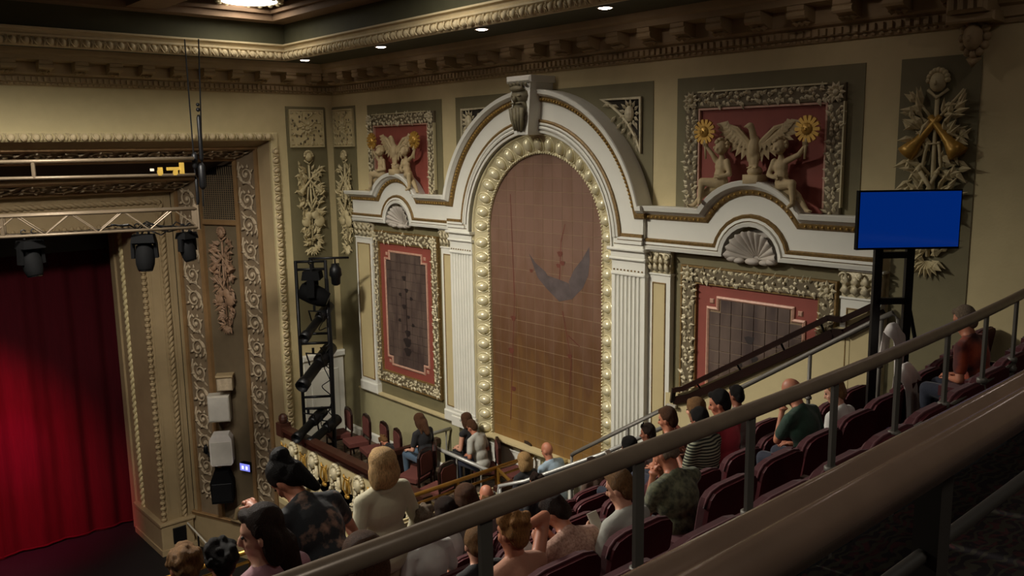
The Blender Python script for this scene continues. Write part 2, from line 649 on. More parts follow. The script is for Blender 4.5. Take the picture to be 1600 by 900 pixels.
strip(0.06, 0.39, 0.0, 'tan_margin', TAN)
strip(0.39, 0.48, 0.045, 'gilt_edge', PINKG)
strip(0.48, 1.01, 0.0, 'scroll_ground', SCROLLG)
strip(1.01, 1.11, 0.045, 'gilt_edge', PINKG)
strip(2.16, 2.28, 0.045, 'gilt_edge', PINKG)
strip(2.28, 2.88, 0.0, 'scroll_ground', SCROLLG)
strip(2.88, 2.97, 0.045, 'gilt_edge', PINKG)
strip(2.97, 3.12, 0.0, 'tan_margin', TAN)
MB().prism([(-2.16, SPZ), (-1.11, SPZ), (-1.11, -0.16), (-2.16, -0.55)], 0.05, 0.12).build('recessed_panel', mat('proscenium_panel_paint', '#6b5c45', 0.75), jam)
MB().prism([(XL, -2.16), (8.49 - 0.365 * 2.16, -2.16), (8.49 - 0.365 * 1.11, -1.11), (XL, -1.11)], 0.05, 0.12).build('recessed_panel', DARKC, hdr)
# dado below the splay
MB().box(-3.3, 0.0, -0.03, 0.12, ZF, SPZ).build('dado', TAN, jam)
MB().sweep([(-3.15, SPZ), (0.05, SPZ)], [(-0.06, 0.02), (-0.06, 0.05), (-0.02, 0.06), (0.02, 0.09), (0.04, 0.07), (0.04, 0.0)]).build('dado_cap', PINKG, jam)
MB().box(-3.3, 0.0, -0.05, -0.03, ZF, ZF + 0.18).build('skirting', TAN, jam)
# lattice grille high in the splay
g = MB()
for i in range(16):
    g.box(-2.12 + i * 0.064, -2.105 + i * 0.064, 0.0, 0.02, -1.5, -0.5)
for i in range(21):
    g.box(-2.13, -1.13, 0.0, 0.02, -1.5 + i * 0.048, -1.488 + i * 0.048)
for i in range(8):
    g.box(-1.62 + i * 0.064, -1.605 + i * 0.064, 0.0, 0.02, -0.5, -0.32)
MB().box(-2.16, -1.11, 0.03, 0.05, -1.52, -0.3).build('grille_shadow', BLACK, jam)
g.build('lattice_grille', mat('lattice_paint', '#7a6a52', 0.7), jam)
MB().bbox(-2.16, -1.11, -0.03, 0.05, -1.62, -1.5, 0.02).build('grille_sill', PINKG, jam)
# scrolls
sc = MB()
pts = []
for i in range(30):
    a = i / 29 * 2 * PI * 1.55
    r = 0.2 * (1 - i / 29) + 0.03
    pts.append((r * math.cos(a + 2.2), -0.02, r * math.sin(a + 2.2)))
sc.tube(pts, [0.026 - 0.01 * i / 29 for i in range(30)], 5)
sc.ell((0, -0.02, 0), (0.05, 0.035, 0.05), nu=7, nv=5)
sc.tube([(-0.2, -0.01, 0.28), (-0.24, -0.015, 0.12), (-0.19, -0.02, 0.0), (-0.08, -0.02, -0.16), (0.1, -0.02, -0.2), (0.2, -0.01, -0.3)], 0.02, 5)
for a, L in ((20, .15), (70, .13), (115, .14), (200, .16), (250, .13), (300, .17)):
    ca, sa = math.cos(math.radians(a)), math.sin(math.radians(a))
    sc.leaf((0.12 * ca, -0.01, 0.12 * sa), (ca, 0, sa + 0.3), L, 0.08)
so = sc.build('scroll', SCROLLM, jam, True)
so.location = (-0.745, 0, -0.5)
k = 0
z = -1.05
while z > -8.4:
    k += 1
    unit(so.data, 'scroll', jam, (-0.745, 0, z), (0, 0 if k % 2 else PI, 0))
    z -= 0.55
z = -1.05
while z > -8.4:
    k += 1
    unit(so.data, 'scroll', jam, (-2.58, 0, z), (0, PI if k % 2 else 0, 0), (1.05, 1, 1.05))
    z -= 0.58
x = 8.0
while x > 2.6:
    k += 1
    unit(so.data, 'scroll', hdr, (x, 0, -0.745), (0, PI / 2 if k % 2 else -PI / 2, 0))
    x -= 0.55
x = 7.3
while x > 2.6:
    k += 1
    unit(so.data, 'scroll', hdr, (x, 0, -2.58), (0, PI / 2 if k % 2 else -PI / 2, 0), (1.05, 1, 1.05))
    x -= 0.58
# outer carved frame on the stage wall: leaf band along jamb and head
fr = MB().sweep([(8.62, ZF), (8.62, 0.37), (XL, 0.37)], [(0.02, 0.0), (0.02, 0.03), (-0.02, 0.05), (-0.1, 0.05), (-0.14, 0.02), (-0.14, -0.14)])
fro = thing('trim_proscenium_frame', None, None, (0, YS, 0))
fro['kind'] = 'structure'
# path runs up then left: the opening lies on its left
fr2 = MB().sweep([(8.62, ZF), (8.62, 0.37), (XL, 0.37)], [(-0.02, 0.0), (-0.02, 0.035), (0.01, 0.05), (0.12, 0.05), (0.15, 0.02), (0.15, -0.3)])
fr2.build('frame_moulding', CREAM, fro)
z = -0.0
while z > -6.6:
    unit(EGGME, 'leaf_unit', fro, (8.545, -0.06, z), (0, PI / 2, 0))
    z -= 0.2
x = 8.4
while x > 2.8:
    unit(EGGME, 'leaf_unit', fro, (x, -0.06, 0.3))
    x -= 0.2

# inner architrave: front face, corner bead, return, ropes
YF = 20.2
fa = MB().prism([(6.6, ZF), (7.36, ZF), (7.36, -0.87), (XL, -0.87), (XL, -1.63), (6.6, -1.63)], YF, YF + 0.1)
fao = struct(fa, 'wall_proscenium_architrave', TAN)
MB().box(6.6, 6.72, YF + 0.1, 22.2, ZF, -1.63).box(XL, 6.6, YF + 0.1, 22.2, -1.63, -1.5).box(6.55, 6.7, 22.0, 22.3, ZF, -1.6).build('return_jamb', TAN, fao)


def rope(p0, p1, r, pitch, name, m, parent):
    p0, p1 = V(p0), V(p1)
    t = (p1 - p0)
    L = t.length
    t.normalize()
    u = t.orthogonal().normalized()
    v = t.cross(u)
    mb = MB()
    n = int(L / pitch * 7)
    for ph in (0, PI):
        mb.tube([p0 + t * (L * i / n) + (u * math.cos(2 * PI * L * i / n / pitch + ph) + v * math.sin(2 * PI * L * i / n / pitch + ph)) * r * 0.45 for i in range(n + 1)], r * 0.62, 5)
    return mb.build(name, m, parent, True)


rope((7.12, YF, -8.8), (7.12, YF, -1.1), 0.07, 0.26, 'rope_moulding', TAN, fao)
rope((7.12, YF, -1.1), (2.6, YF, -1.1), 0.07, 0.26, 'rope_moulding', TAN, fao)
rope((6.6, 21.5, -8.8), (6.6, 21.5, -1.7), 0.08, 0.3, 'rope_moulding', CREAM, fao)
bd = MB()
z = -8.7
while z < -1.6:
    bd.ell((6.62, YF - 0.01, z), (0.075, 0.06, 0.058), nu=7, nv=5)
    bd.ell((6.62, YF - 0.01, z + 0.07), (0.045, 0.045, 0.03), nu=6, nv=4)
    z += 0.14
x = 6.6
while x > 2.6:
    bd.ell((x, YF - 0.01, -1.62), (0.058, 0.06, 0.075), nu=7, nv=5)
    x -= 0.14
tag(bd.build('bead_moulding', TAN, fao, True), kind='stuff')
MB().box(6.74, 6.78, YF - 0.02, YF, -8.75, -1.63).box(7.0, 7.04, YF - 0.02, YF, -8.75, -1.2).box(7.2, 7.24, YF - 0.03, YF, -8.75, -1.0).build('fillet', TAN, fao)
pl = struct(MB().bbox(6.5, 7.28, YF - 0.14, 21.9, ZF, -8.78, 0.02), 'trim_proscenium_plinth', TAN)
MB().box(6.47, 7.32, YF - 0.17, 21.95, ZF, ZF + 0.14).bbox(6.47, 7.32, YF - 0.17, 21.95, -8.82, -8.75, 0.015).build('plinth_cap', TAN, pl)
gm = MB().bbox(6.76, 7.08, YF - 0.165, YF - 0.13, -9.32, -8.92, 0.012)
gm.build('vent_grille', BLACK, pl)
struct(MB().box(8.15, 8.4, 10.8, 16.6, ZF, -7.45), 'wall_box_base', CREAM)
# stage interior
struct(MB().box(-7, 9, 23.6, 23.7, ZF, 1), 'wall_upstage', BLACK)
struct(MB().box(-7, 6.6, 22.3, 22.36, -2.3, -1.4), 'trim_black_pelmet', BLACK)
cu = MB()
nx = 170
cols = []
for i in range(nx + 1):
    x = -2.0 + 8.75 * i / nx
    y = 22.62 + 0.05 * math.sin(x * 8.0 + 0.9 * math.sin(x * 2.1)) + 0.015 * math.sin(x * 19)
    cols.append((x, y))
zs = [ZF + 0.02, ZF + 0.12, -8.2, -6.5, -4.5, -2.2, -1.5]
vs = [(x, y + 0.02 * math.sin(z * 1.3 + x * 3), z) for z in zs for x, y in cols]
cu.add(vs, [(r * (nx + 1) + i, r * (nx + 1) + i + 1, (r + 1) * (nx + 1) + i + 1, (r + 1) * (nx + 1) + i) for r in range(len(zs) - 1) for i in range(nx)])
CURT = mat('red_velour', '#3c0710', 0.85, var=0.2, vscale=6, stretch=(6, 6, 0.3), spec=0.1)
t = thing('stage_curtain', 'red velvet house curtain closed across the stage', 'curtain', (0, 22.6, ZF))
c = cu.build('drape', CURT, t, True)
c.location = (0, -22.6, -ZF)
hm = MB().tube([(x, y - 22.6 - 0.006, 0.06) for x, y in cols[::2]], 0.03, 5)
hm.build('hem', CURT, t, True)
# ================================================================ right wall ornament
# painted olive fields, a little proud of the cream wall
def field(name, x0, x1, z0, z1, m=OLIVE, parent=None, d=0.012):
    return struct(MB().box(XW - d, XW + 0.05, YC - x1, YC - x0, z0, z1), name, m)


field('trim_olive_field_1', -5.33, -2.75, -0.9, 0.92)
field('trim_olive_field_2', -2.32, 2.32, -0.9, 0.92)
field('trim_olive_field_3', 2.75, 5.48, -0.9, 0.92)
field('trim_olive_field_4', -5.2, -2.72, -5.3, -1.4)
field('trim_olive_field_5', 2.72, 5.35, -5.3, -1.4)
field('trim_olive_field_6', -6.78, -5.82, -6.3, 0.92)
field('trim_olive_field_7', 5.9, 6.76, -4.4, 0.92)
field('trim_dado_field_1', -6.1, -1.75, -6.4, -5.32, DADO, d=0.02)
field('trim_dado_field_2', 1.75, 5.4, -6.4, -5.32, DADO, d=0.02)
field('trim_dado_field_3', -1.75, 1.75, -6.4, -5.32, DADO, d=0.02)

# entablature: two small arches over the shells and the big arch
SC = 4.1


def toppath(cx):
    return arc(cx, -1.40, 0.93, 180 - 34.7, 34.7, 16)


def botpath(cx):
    return arc(cx, -1.5, 0.43, 180, 0, 14)


ent = thing('trim_entablature', None, None, RW(0, 0), RWR)
ent['kind'] = 'structure'
BT = arc(0, -1.48, 2.40, 180 - 14.7, 14.7, 40)
BB = arc(0, -1.48, 1.72, 180, 0, 36)
DW, DC = 0.17, 0.24
for sgn in (-1, 1):
    xo, xi = 5.80, 2.30
    tp = toppath(SC)
    bp = botpath(SC)
    top = [(xi, -0.87)] + tp + [(xo, -0.87)]
    bot = [(xi, -1.5)] + bp + [(xo, -1.5)]
    if sgn < 0:
        top = [(-x, z) for x, z in reversed(top)]
        bot = [(-x, z) for x, z in reversed(bot)]
    MB().prism(bot + top[::-1], -DW, 0.05).build('frieze', WHITE, ent)
    e = 0.12
    t2 = ([(top[0][0] - e, top[0][1])] + top[1:]) if sgn < 0 else (top[:-1] + [(top[-1][0] + e, top[-1][1])])
    MB().sweep(t2, [(-0.115, 0.1), (-0.115, DW + 0.02), (-0.1, DW + 0.03)] + [(-0.1, DW + 0.05), (-0.07, DW + 0.09), (-0.06, DW + 0.13), (0.0, DW + 0.15), (0.01, DW + 0.13), (0.0, 0.0)]).build('crown', WHITE, ent)
    MB().sweep(top, [(-0.19, DW - 0.02), (-0.19, DW + 0.012), (-0.17, DW + 0.035), (-0.13, DW + 0.05), (-0.115, DW + 0.03), (-0.115, DW - 0.02)]).build('gilt_band', GOLDLINE, ent)
    b2 = bot
    MB().sweep(b2, [(-0.0, DW - 0.02), (0.0, DW + 0.03), (0.05, DW + 0.045), (0.06, DW + 0.02), (0.06, DW - 0.02)]).build('architrave_fillet', WHITE, ent)
    MB().sweep(b2, [(0.062, DW - 0.02), (0.062, DW + 0.012), (0.075, DW + 0.012), (0.075, DW - 0.02)]).build('shadow_line', GOLDLINE, ent)
    MB().sweep(b2, [(0.075, DW - 0.02), (0.075, DW + 0.035), (0.11, DW + 0.03), (0.11, DW - 0.02)]).build('architrave_fillet', WHITE, ent)
    MB().sweep(b2, [(0.112, DW - 0.02), (0.112, DW + 0.03), (0.15, DW + 0.045), (0.165, DW + 0.015), (0.165, DW - 0.02)]).build('gilt_band', GOLDLINE, ent)
    bb = MB()
    L = 0
    P = [V((x, 0, z)) for x, z in top]
    for a, b in zip(P[:-1], P[1:]):
        d = (b - a).length
        n = max(1, int(round(d / 0.075)))
        for i in range(n):
            q = a.lerp(b, (i + 0.5) / n)
            nrm = V((-(b - a).z, 0, (b - a).x)).normalized()
            q = q + nrm * -0.15
            bb.ell((q.x, -DW - 0.035, q.z), (0.024, 0.03, 0.024), nu=6, nv=4)
    tag(bb.build('gilt_beading', BEAD, ent, True), kind='stuff')
    # return end block
    xs = sgn * 5.80
# centre section
foot = 2.34
cen = [(-foot, -1.5)] + [(-1.72, -1.5)] + BB + [(1.72, -1.5), (foot, -1.5), (foot, -0.87)] + BT[::-1] + [(-foot, -0.87)]
MB().prism(cen, -DC, 0.05).build('arch_face', WHITE, ent)
ct = [(-foot - 0.04, -0.87)] + BT + [(foot + 0.04, -0.87)]
MB().sweep(ct, [(-0.10, DC - 0.02), (-0.10, DC + 0.05), (-0.075, DC + 0.09), (-0.06, DC + 0.12), (0.0, DC + 0.13), (0.01, DC + 0.11), (0.0, 0.0)]).build('crown', WHITE, ent)
MB().sweep(ct, [(-0.19, DC - 0.02), (-0.19, DC + 0.012), (-0.17, DC + 0.035), (-0.12, DC + 0.045), (-0.10, DC + 0.03), (-0.10, DC - 0.02)]).build('gilt_band', GOLDLINE, ent)
bb = MB()
for i in range(95):
    a = math.radians(165.3 - 150.6 * (i + 0.5) / 95)
    bb.ell((2.25 * math.cos(a), -DC - 0.04, -1.48 + 2.25 * math.sin(a)), (0.024, 0.03, 0.024), nu=6, nv=4)
tag(bb.build('gilt_beading', BEAD, ent, True), kind='stuff')
cb = [(-foot, -1.5), (-1.73, -1.5)][:1] + [(-1.72, -1.5)] + BB + [(1.72, -1.5)] + [(foot, -1.5)]
ib = [(-1.72, -1.5)] + BB + [(1.72, -1.5)]
MB().sweep(ib, [(0.0, 0.0), (0.0, DC + 0.02), (0.035, DC + 0.03), (0.04, DC)]).build('archivolt_fillet', WHITE, ent)
for lo, hi, m, dd in ((0.045, 0.06, GOLDLINE, 0.004), (0.06, 0.11, WHITE, 0.035), (0.11, 0.125, GOLDLINE, 0.004), (0.125, 0.165, WHITE, 0.03), (0.165, 0.215, GOLDLINE, 0.03)):
    p2 = arc(0, -1.48, 1.72, 176, 4, 34)
    nm = 'archivolt_fillet' if m is WHITE else 'gilt_band'
    MB().sweep(p2, [(lo, DC - 0.02), (lo, DC + dd), ((lo + hi) / 2, DC + dd + 0.012), (hi, DC + dd), (hi, DC - 0.02)]).build(nm, m, ent)
    for sg in (-1, 1):
        # the same mouldings turn along the foot of the arch
        xa, xb = sg * (1.72 + hi), sg * foot
        MB().box(min(xa, xb), max(xa, xb), -DC - dd, -DC + 0.02, -1.5 + lo, -1.5 + hi).build(nm, m, ent)

# arch ring with gilded bosses
ring = thing('arch_surround', 'cream and gold arched band set with rows of gilded egg bosses', 'arch surround', RW(0, -5.3), RWR)
ZB = 5.3 - 1.48
rp = [(-1.70, 0.0), (-1.70, ZB)] + arc(0, ZB, 1.70, 180, 0, 36)[1:-1] + [(1.70, ZB), (1.70, 0.0)]
rin = [(-1.37, 0.0), (-1.37, ZB)] + arc(0, ZB, 1.37, 180, 0, 36)[1:-1] + [(1.37, ZB), (1.37, 0.0)]
MB().sweep(rin, [(0.0, 0.0), (0.0, 0.05), (0.02, 0.065), (0.05, 0.05), (0.29, 0.15), (0.31, 0.18), (0.34, 0.185), (0.35, 0.0)]).build('band', RINGM, ring)
nb = MB()
for i in range(0, 60):
    pass
e = MB()
e.ell((0, -0.10, 0), (0.086, 0.085, 0.118), M4.Rotation(0.38, 3, 'X'), nu=12, nv=8)
e.tube([(0.102 * math.cos(2 * PI * i / 16), -0.10 - 0.05 * math.sin(2 * PI * i / 16), 0.134 * math.sin(2 * PI * i / 16) - 0.005) for i in range(16)], 0.013, 6, closed=True)
bo = e.build('boss', BOSS, ring, True)
cnt = 0


def boss(x, z, a):
    global cnt
    cnt += 1
    if cnt == 1:
        bo.location = (x, 0, z)
        bo.rotation_euler = (0, a, 0)
    else:
        unit(bo.data, 'boss', ring, (x, 0, z), (0, a, 0))


for sg in (-1, 1):
    for i in range(14):
        boss(sg * 1.535, 0.12 + i * 0.268, sg * PI / 2)
NA = 19
for i in range(NA):
    a = PI - PI * (i + 0.35) / (NA - 0.3)
    boss(1.535 * math.cos(a), ZB + 1.535 * math.sin(a), PI / 2 - a)
# small pearls between the bosses
pe = MB()
for sg in (-1, 1):
    for i in range(70):
        pe.ell((sg * 1.385, -0.07, 0.03 + i * 0.055), (0.018, 0.018, 0.02), nu=5, nv=4)
for i in range(78):
    a = PI * (i + 0.5) / 78
    pe.ell((1.385 * math.cos(a), -0.07, ZB + 1.385 * math.sin(a)), (0.018, 0.018, 0.018), nu=5, nv=4)
tag(pe.build('pearl_edge', BOSS, ring, True), kind='stuff')


# tiled mural in the arch
def tilemat(name, lo, mid, hi, scale=3.0, grad=None):
    m = bpy.data.materials.new(name)
    m.use_nodes = True
    nt = m.node_tree
    b = nt.nodes['Principled BSDF']
    b.inputs['Roughness'].default_value = 0.45
    b.inputs['Metallic'].default_value = 0.12
    g = nt.nodes.new('ShaderNodeNewGeometry')
    n = nt.nodes.new('ShaderNodeTexNoise')
    n.inputs['Scale'].default_value = scale
    n.inputs['Detail'].default_value = 6
    mp = nt.nodes.new('ShaderNodeMapping')
    mp.inputs['Scale'].default_value = (1, 1.6, 0.5)
    nt.links.new(g.outputs['Position'], mp.inputs[0])
    nt.links.new(mp.outputs[0], n.inputs['Vector'])
    r = nt.nodes.new('ShaderNodeValToRGB')
    r.color_ramp.elements[0].position = 0.36
    r.color_ramp.elements[1].position = 0.64
    r.color_ramp.elements[0].color = (*srgb(lo), 1)
    r.color_ramp.elements[1].color = (*srgb(mid), 1)
    nt.links.new(n.outputs[0], r.inputs[0])
    out = r.outputs[0]
    if grad:
        sp = nt.nodes.new('ShaderNodeSeparateXYZ')
        nt.links.new(g.outputs['Position'], sp.inputs[0])
        mr = nt.nodes.new('ShaderNodeMapRange')
        mr.inputs[1].default_value = grad[0]
        mr.inputs[2].default_value = grad[1]
        nt.links.new(sp.outputs[2], mr.inputs[0])
        ad = nt.nodes.new('ShaderNodeMath')
        ad.operation = 'MULTIPLY_ADD'
        ad.inputs[1].default_value = 0.9
        nt.links.new(n.outputs[0], ad.inputs[0])
        sb = nt.nodes.new('ShaderNodeMath')
        sb.operation = 'SUBTRACT'
        sb.inputs[1].default_value = 0.45
        nt.links.new(mr.outputs[0], ad.inputs[2])
        nt.links.new(ad.outputs[0], sb.inputs[0])
        r2 = nt.nodes.new('ShaderNodeValToRGB')
        r2.color_ramp.elements[0].color = (*srgb(hi), 1)
        r2.color_ramp.elements[1].color = (*srgb(mid), 1)
        e_ = r2.color_ramp.elements.new(0.45)
        e_.color = (*srgb(lo), 1)
        nt.links.new(sb.outputs[0], r2.inputs[0])
        out = r2.outputs[0]
    # every tile a shade of its own
    oi = nt.nodes.new('ShaderNodeObjectInfo')
    hv = nt.nodes.new('ShaderNodeHueSaturation')
    mr2 = nt.nodes.new('ShaderNodeMapRange')
    mr2.inputs[3].default_value = 0.95
    mr2.inputs[4].default_value = 1.05
    nt.links.new(oi.outputs['Random'], mr2.inputs[0])
    nt.links.new(mr2.outputs[0], hv.inputs['Value'])
    nt.links.new(out, hv.inputs['Color'])
    nt.links.new(hv.outputs[0], b.inputs['Base Color'])
    return m


MURAL = tilemat('gilded_mural_tile', '#65462d', '#7e6152', '#876536', 2.4, (-5.2, -1.6))
PANELT = tilemat('dark_painted_tile', '#4a3c38', '#6b5a50', '#4a3c38', 2.5)
JOINT = mat('tile_joint', '#8f785c', 0.7, var=0.1)
mural = thing('tiled_mural', 'tall arched mural of gilded brown tiles with a faint winged boat', 'mural', (XW - 0.010, YC, -5.3), RWR)
MB().prism([(-1.40, 0)] + [(1.40, 0)] + [(x, z) for x, z in arc(0, ZB, 1.40, 0, 180, 30)], -0.004, 0.0).build('joint_bed', JOINT, mural)
TS = 0.2283


def tile_mesh(w_, h_, g=0.004):
    return MB().bbox(g, w_ - g, -0.009, 0.0, g, h_ - g, 0.002)


tm = tile_mesh(TS, TS)
t0 = None
nz = int((ZB + 1.40) / TS) + 1
for j in range(nz):
    for i in range(12):
        x, z = -6 * TS + i * TS, j * TS
        # keep what the ring does not cover completely
        cx = min(abs(x), abs(x + TS))
        if z > ZB and math.hypot(cx, z - ZB) > 1.385:
            continue
        far = max(abs(x), abs(x + TS))
        if z + TS > ZB and math.hypot(far, z + TS - ZB) > 1.62:
            # clip the tile to the arch
            poly = []
            for px, pz in ((x, z), (x + TS, z), (x + TS, z + TS), (x, z + TS)):
                poly.append((px + (0.004 if px == x else -0.004), pz + (0.004 if pz == z else -0.004)))
            pts = []
            K = 5
            for q in range(4):
                a, b = poly[q], poly[(q + 1) % 4]
                for s_ in range(K):
                    px, pz = a[0] + (b[0] - a[0]) * s_ / K, a[1] + (b[1] - a[1]) * s_ / K
                    rr = math.hypot(px, pz - ZB)
                    if pz > ZB and rr > 1.4:
                        px, pz = px * 1.4 / rr, ZB + (pz - ZB) * 1.4 / rr
                    pts.append((px, pz))
            MB().prism(pts, -0.009, 0.0).build('tile', MURAL, mural)
            continue
        if t0 is None:
            t0 = tm.build('tile', MURAL, mural)
            t0.location = (x, 0, z)
        else:
            unit(t0.data, 'tile', mural, (x, 0, z))
# faint painted figure: a boat with wing-like sails, and blossom sprays (flat paint on the tiles)
def paint(name, polys, m, parent, d=0.0105, dz=5.3):
    mb = MB()
    for k, p in enumerate(polys):
        mb.add([(x, -d - 0.0006 * k, z + dz) for x, z in p], [tuple(range(len(p)))])
    return mb.build(name, m, parent)


GREYP = mat('faded_slate_paint', '#5c504e', 0.6, var=0.35, vscale=5)
ROSEP = mat('faded_rose_paint', '#6e3a2c', 0.6, var=0.3, vscale=5)
paint('painted_boat', [[(-0.2, -1.95), (-0.36, -1.80), (-0.15, -2.2), (0.06, -2.36), (0.1, -2.14), (0.04, -2.08)], [(0.1, -2.14), (0.37, -2.18), (0.6, -2.22), (0.67, -2.48), (0.37, -2.55), (0.06, -2.36)],
                       [(0.6, -2.19), (0.72, -1.98), (0.9, -1.8), (1.06, -1.58), (1.07, -1.8), (1.04, -2.04), (0.92, -2.26), (0.67, -2.48)]], GREYP, mural)
spray = []
for (x0, z0, x1, z1) in ((0.38, -2.2, 0.42, -1.55), (0.42, -1.55, 0.52, -1.25), (-0.9, -4.9, -0.75, -2.6), (-0.75, -2.6, -0.82, -0.8), (0.45, -2.7, 0.65, -3.5), (0.65, -3.5, 0.6, -4.2), (0.58, -3.1, 0.85, -3.25)):
    d = V((x1 - x0, z1 - z0)).normalized()
    n = V((-d.y, d.x)) * 0.012
    spray.append([(x0 + n.x, z0 + n.y), (x0 - n.x, z0 - n.y), (x1 - n.x * .6, z1 - n.y * .6), (x1 + n.x * .6, z1 + n.y * .6)])
for (x, z, r) in ((0.4, -1.75, .06), (0.46, -1.9, .05), (0.36, -1.95, .045), (-0.3, -2.1, .04), (0.62, -3.45, .05), (-0.85, -3.6, .07), (-0.8, -4.3, .06), (-0.78, -3.0, .06)):
    spray.append([(x + r * math.cos(a) * (1 + .3 * math.sin(3 * a)), z + r * math.sin(a) * (1 + .3 * math.cos(2 * a))) for a in [2 * PI * i / 9 for i in range(9)]])
paint('painted_blossom', spray, ROSEP, mural, 0.011)

# keystone with a bearded, leafy mask
ks = thing('keystone', 'white keystone with a dark leafy bearded mask crowning the big arch', 'keystone', RW(0, 0.2), RWR)
MB().add([(-0.16, -0.5, 0), (0.16, -0.5, 0), (0.16, 0, 0), (-0.16, 0, 0), (-0.24, -0.5, 0.82), (0.24, -0.5, 0.82), (0.24, 0, 0.82), (-0.24, 0, 0.82)],
         [(3, 2, 1, 0), (4, 5, 6, 7), (0, 1, 5, 4), (1, 2, 6, 5), (2, 3, 7, 6), (3, 0, 4, 7)]).bbox(-0.29, 0.29, -0.56, 0, 0.82, 0.93, 0.03).build('block', WHITE, ks)
mk = MB()
mk.ell((0, -0.5, 0.66), (0.13, 0.1, 0.16)).ell((0, -0.5, 0.45), (0.11, 0.09, 0.2)).ell((0, -0.5, 0.22), (0.075, 0.06, 0.2))
mk.ell((0, -0.61, 0.6), (0.025, 0.035, 0.06)).ell((-0.05, -0.585, 0.66), (0.03, 0.02, 0.02)).ell((0.05, -0.585, 0.66), (0.03, 0.02, 0.02))
mk.ell((-0.05, -0.59, 0.53), (0.045, 0.03, 0.02)).ell((0.05, -0.59, 0.53), (0.045, 0.03, 0.02)).ell((0, -0.57, 0.78), (0.11, 0.06, 0.06))
for k in range(4):
    mk.tube([(-0.09 + 0.06 * k, -0.58, 0.45), (-0.08 + 0.053 * k, -0.57, 0.25), (-0.05 + 0.033 * k, -0.55, 0.05)], [0.03, 0.026, 0.015], 6)
for k in range(5):
    mk.leaf((-0.1 + 0.05 * k, -0.5, 0.8), (-0.4 + 0.2 * k, -0.3, 1), 0.12, 0.07)
mk.v = [(x * 1.45, -0.5 + (y + 0.5) * 1.2, 0.02 + z * 0.9) for x, y, z in mk.v]
mk.build('mask', mat('aged_bronze_green_carving', '#7c7358', 0.6, var=0.4, vscale=14), ks, True)


# fluted pilasters beside the arch
def pilaster_main(x0, x1, zb, label):
    wd = x1 - x0
    t = thing('fluted_pilaster', label, 'pilaster', RW((x0 + x1) / 2, zb), RWR)
    h = -1.5 - zb
    d = 0.2
    # shaft with flutes
    prof = [(-wd / 2, 0)]
    nfl = 7
    x = -wd / 2 + 0.05
    prof = [(-wd / 2, 0.0), (-wd / 2, d)]
    fw = (wd - 0.1) / nfl
    for i in range(nfl):
        a = -wd / 2 + 0.05 + i * fw
        prof += [(a + 0.012, d), (a + 0.022, d - 0.022), (a + fw / 2, d - 0.034), (a + fw - 0.022, d - 0.022), (a + fw - 0.012, d)]
    prof += [(wd / 2, d), (wd / 2, 0.0)]
    n = len(prof)
    zz0, zz1 = 0.32, h - 0.42
    vs = [(a, -b, zz0) for a, b in prof] + [(a, -b, zz1) for a, b in prof]
    MB().add(vs, [(i, i + 1, n + i + 1, n + i) for i in range(n - 1)]).build('shaft', WHITE, t)
    b = MB().bbox(-wd / 2 - 0.04, wd / 2 + 0.04, -d - 0.05, 0, 0, 0.2, 0.012).bbox(-wd / 2 - 0.025, wd / 2 + 0.025, -d - 0.03, 0, 0.2, 0.27, 0.02).bbox(-wd / 2 - 0.005, wd / 2 + 0.005, -d - 0.012, 0, 0.27, 0.33, 0.012)
    b.build('base', WHITE, t)
    c = MB().bbox(-wd / 2 - 0.01, wd / 2 + 0.01, -d - 0.02, 0, h - 0.43, h - 0.38, 0.012).bbox(-wd / 2, wd / 2, -d, 0, h - 0.38, h - 0.2, 0.004)
    c.bbox(-wd / 2 - 0.03, wd / 2 + 0.03, -d - 0.05, 0, h - 0.2, h - 0.15, 0.02).bbox(-wd / 2 - 0.01, wd / 2 + 0.01, -d - 0.02, 0, h - 0.15, h - 0.05, 0.006).bbox(-wd / 2 - 0.04, wd / 2 + 0.04, -d - 0.09, 0, h - 0.05, h, 0.015)
    c.build('capital', WHITE, t)
    dots = MB()
    for i in range(9):
        dots.ell((-wd / 2 + 0.05 + i * (wd - 0.1) / 8, -d - 0.005, h - 0.35), (0.02, 0.012, 0.014), nu=6, nv=4)
    tag(dots.build('capital_beading', GOLDLINE, t), kind='stuff')
    return t


pilaster_main(-2.35, -1.70, -5.3, 'white fluted pilaster on the side of the arch nearer the stage')
pilaster_main(1.70, 2.35, -5.3, 'white fluted pilaster on the side of the arch farther from the stage')


def acanthus_capital(t, wd, d, z0, z1, m=CARVE):
    c = MB()
    h = z1 - z0
    c.bbox(-wd / 2, wd / 2, -d, 0, z0, z1, 0.01)
    for r in range(2):
        for i in range(4):
            x = -wd / 2 + wd * (i + 0.5) / 4
            c.leaf((x, -d, z0 + r * h * 0.33), (0, -0.12, 1), h * 0.5, wd * 0.3, (0, -1, 0.2), 0.25, 0.3)
    for sx in (-1, 1):
        pts = []
        for i in range(14):
            a = i / 13 * 2 * PI * 1.2
            r = 0.062 * (1 - i / 16)
            pts.append((sx * (wd / 2 - 0.04 + r * math.cos(a) * 0.9), -d - 0.04, z1 - 0.075 + r * math.sin(a)))
        c.tube(pts, 0.017, 5)
    c.ell((0, -d - 0.05, z1 - 0.05), (0.04, 0.03, 0.04), nu=7, nv=5)
    c.build('capital', m, t, True)
    MB().bbox(-wd / 2 - 0.03, wd / 2 + 0.03, -d - 0.05, 0, z1, z1 + 0.025, 0.01).build('abacus', WHITE, t)
    MB().bbox(-wd / 2 - 0.015, wd / 2 + 0.015, -d - 0.02, 0, z0 - 0.03, z0, 0.01).build('astragal', WHITE, t)


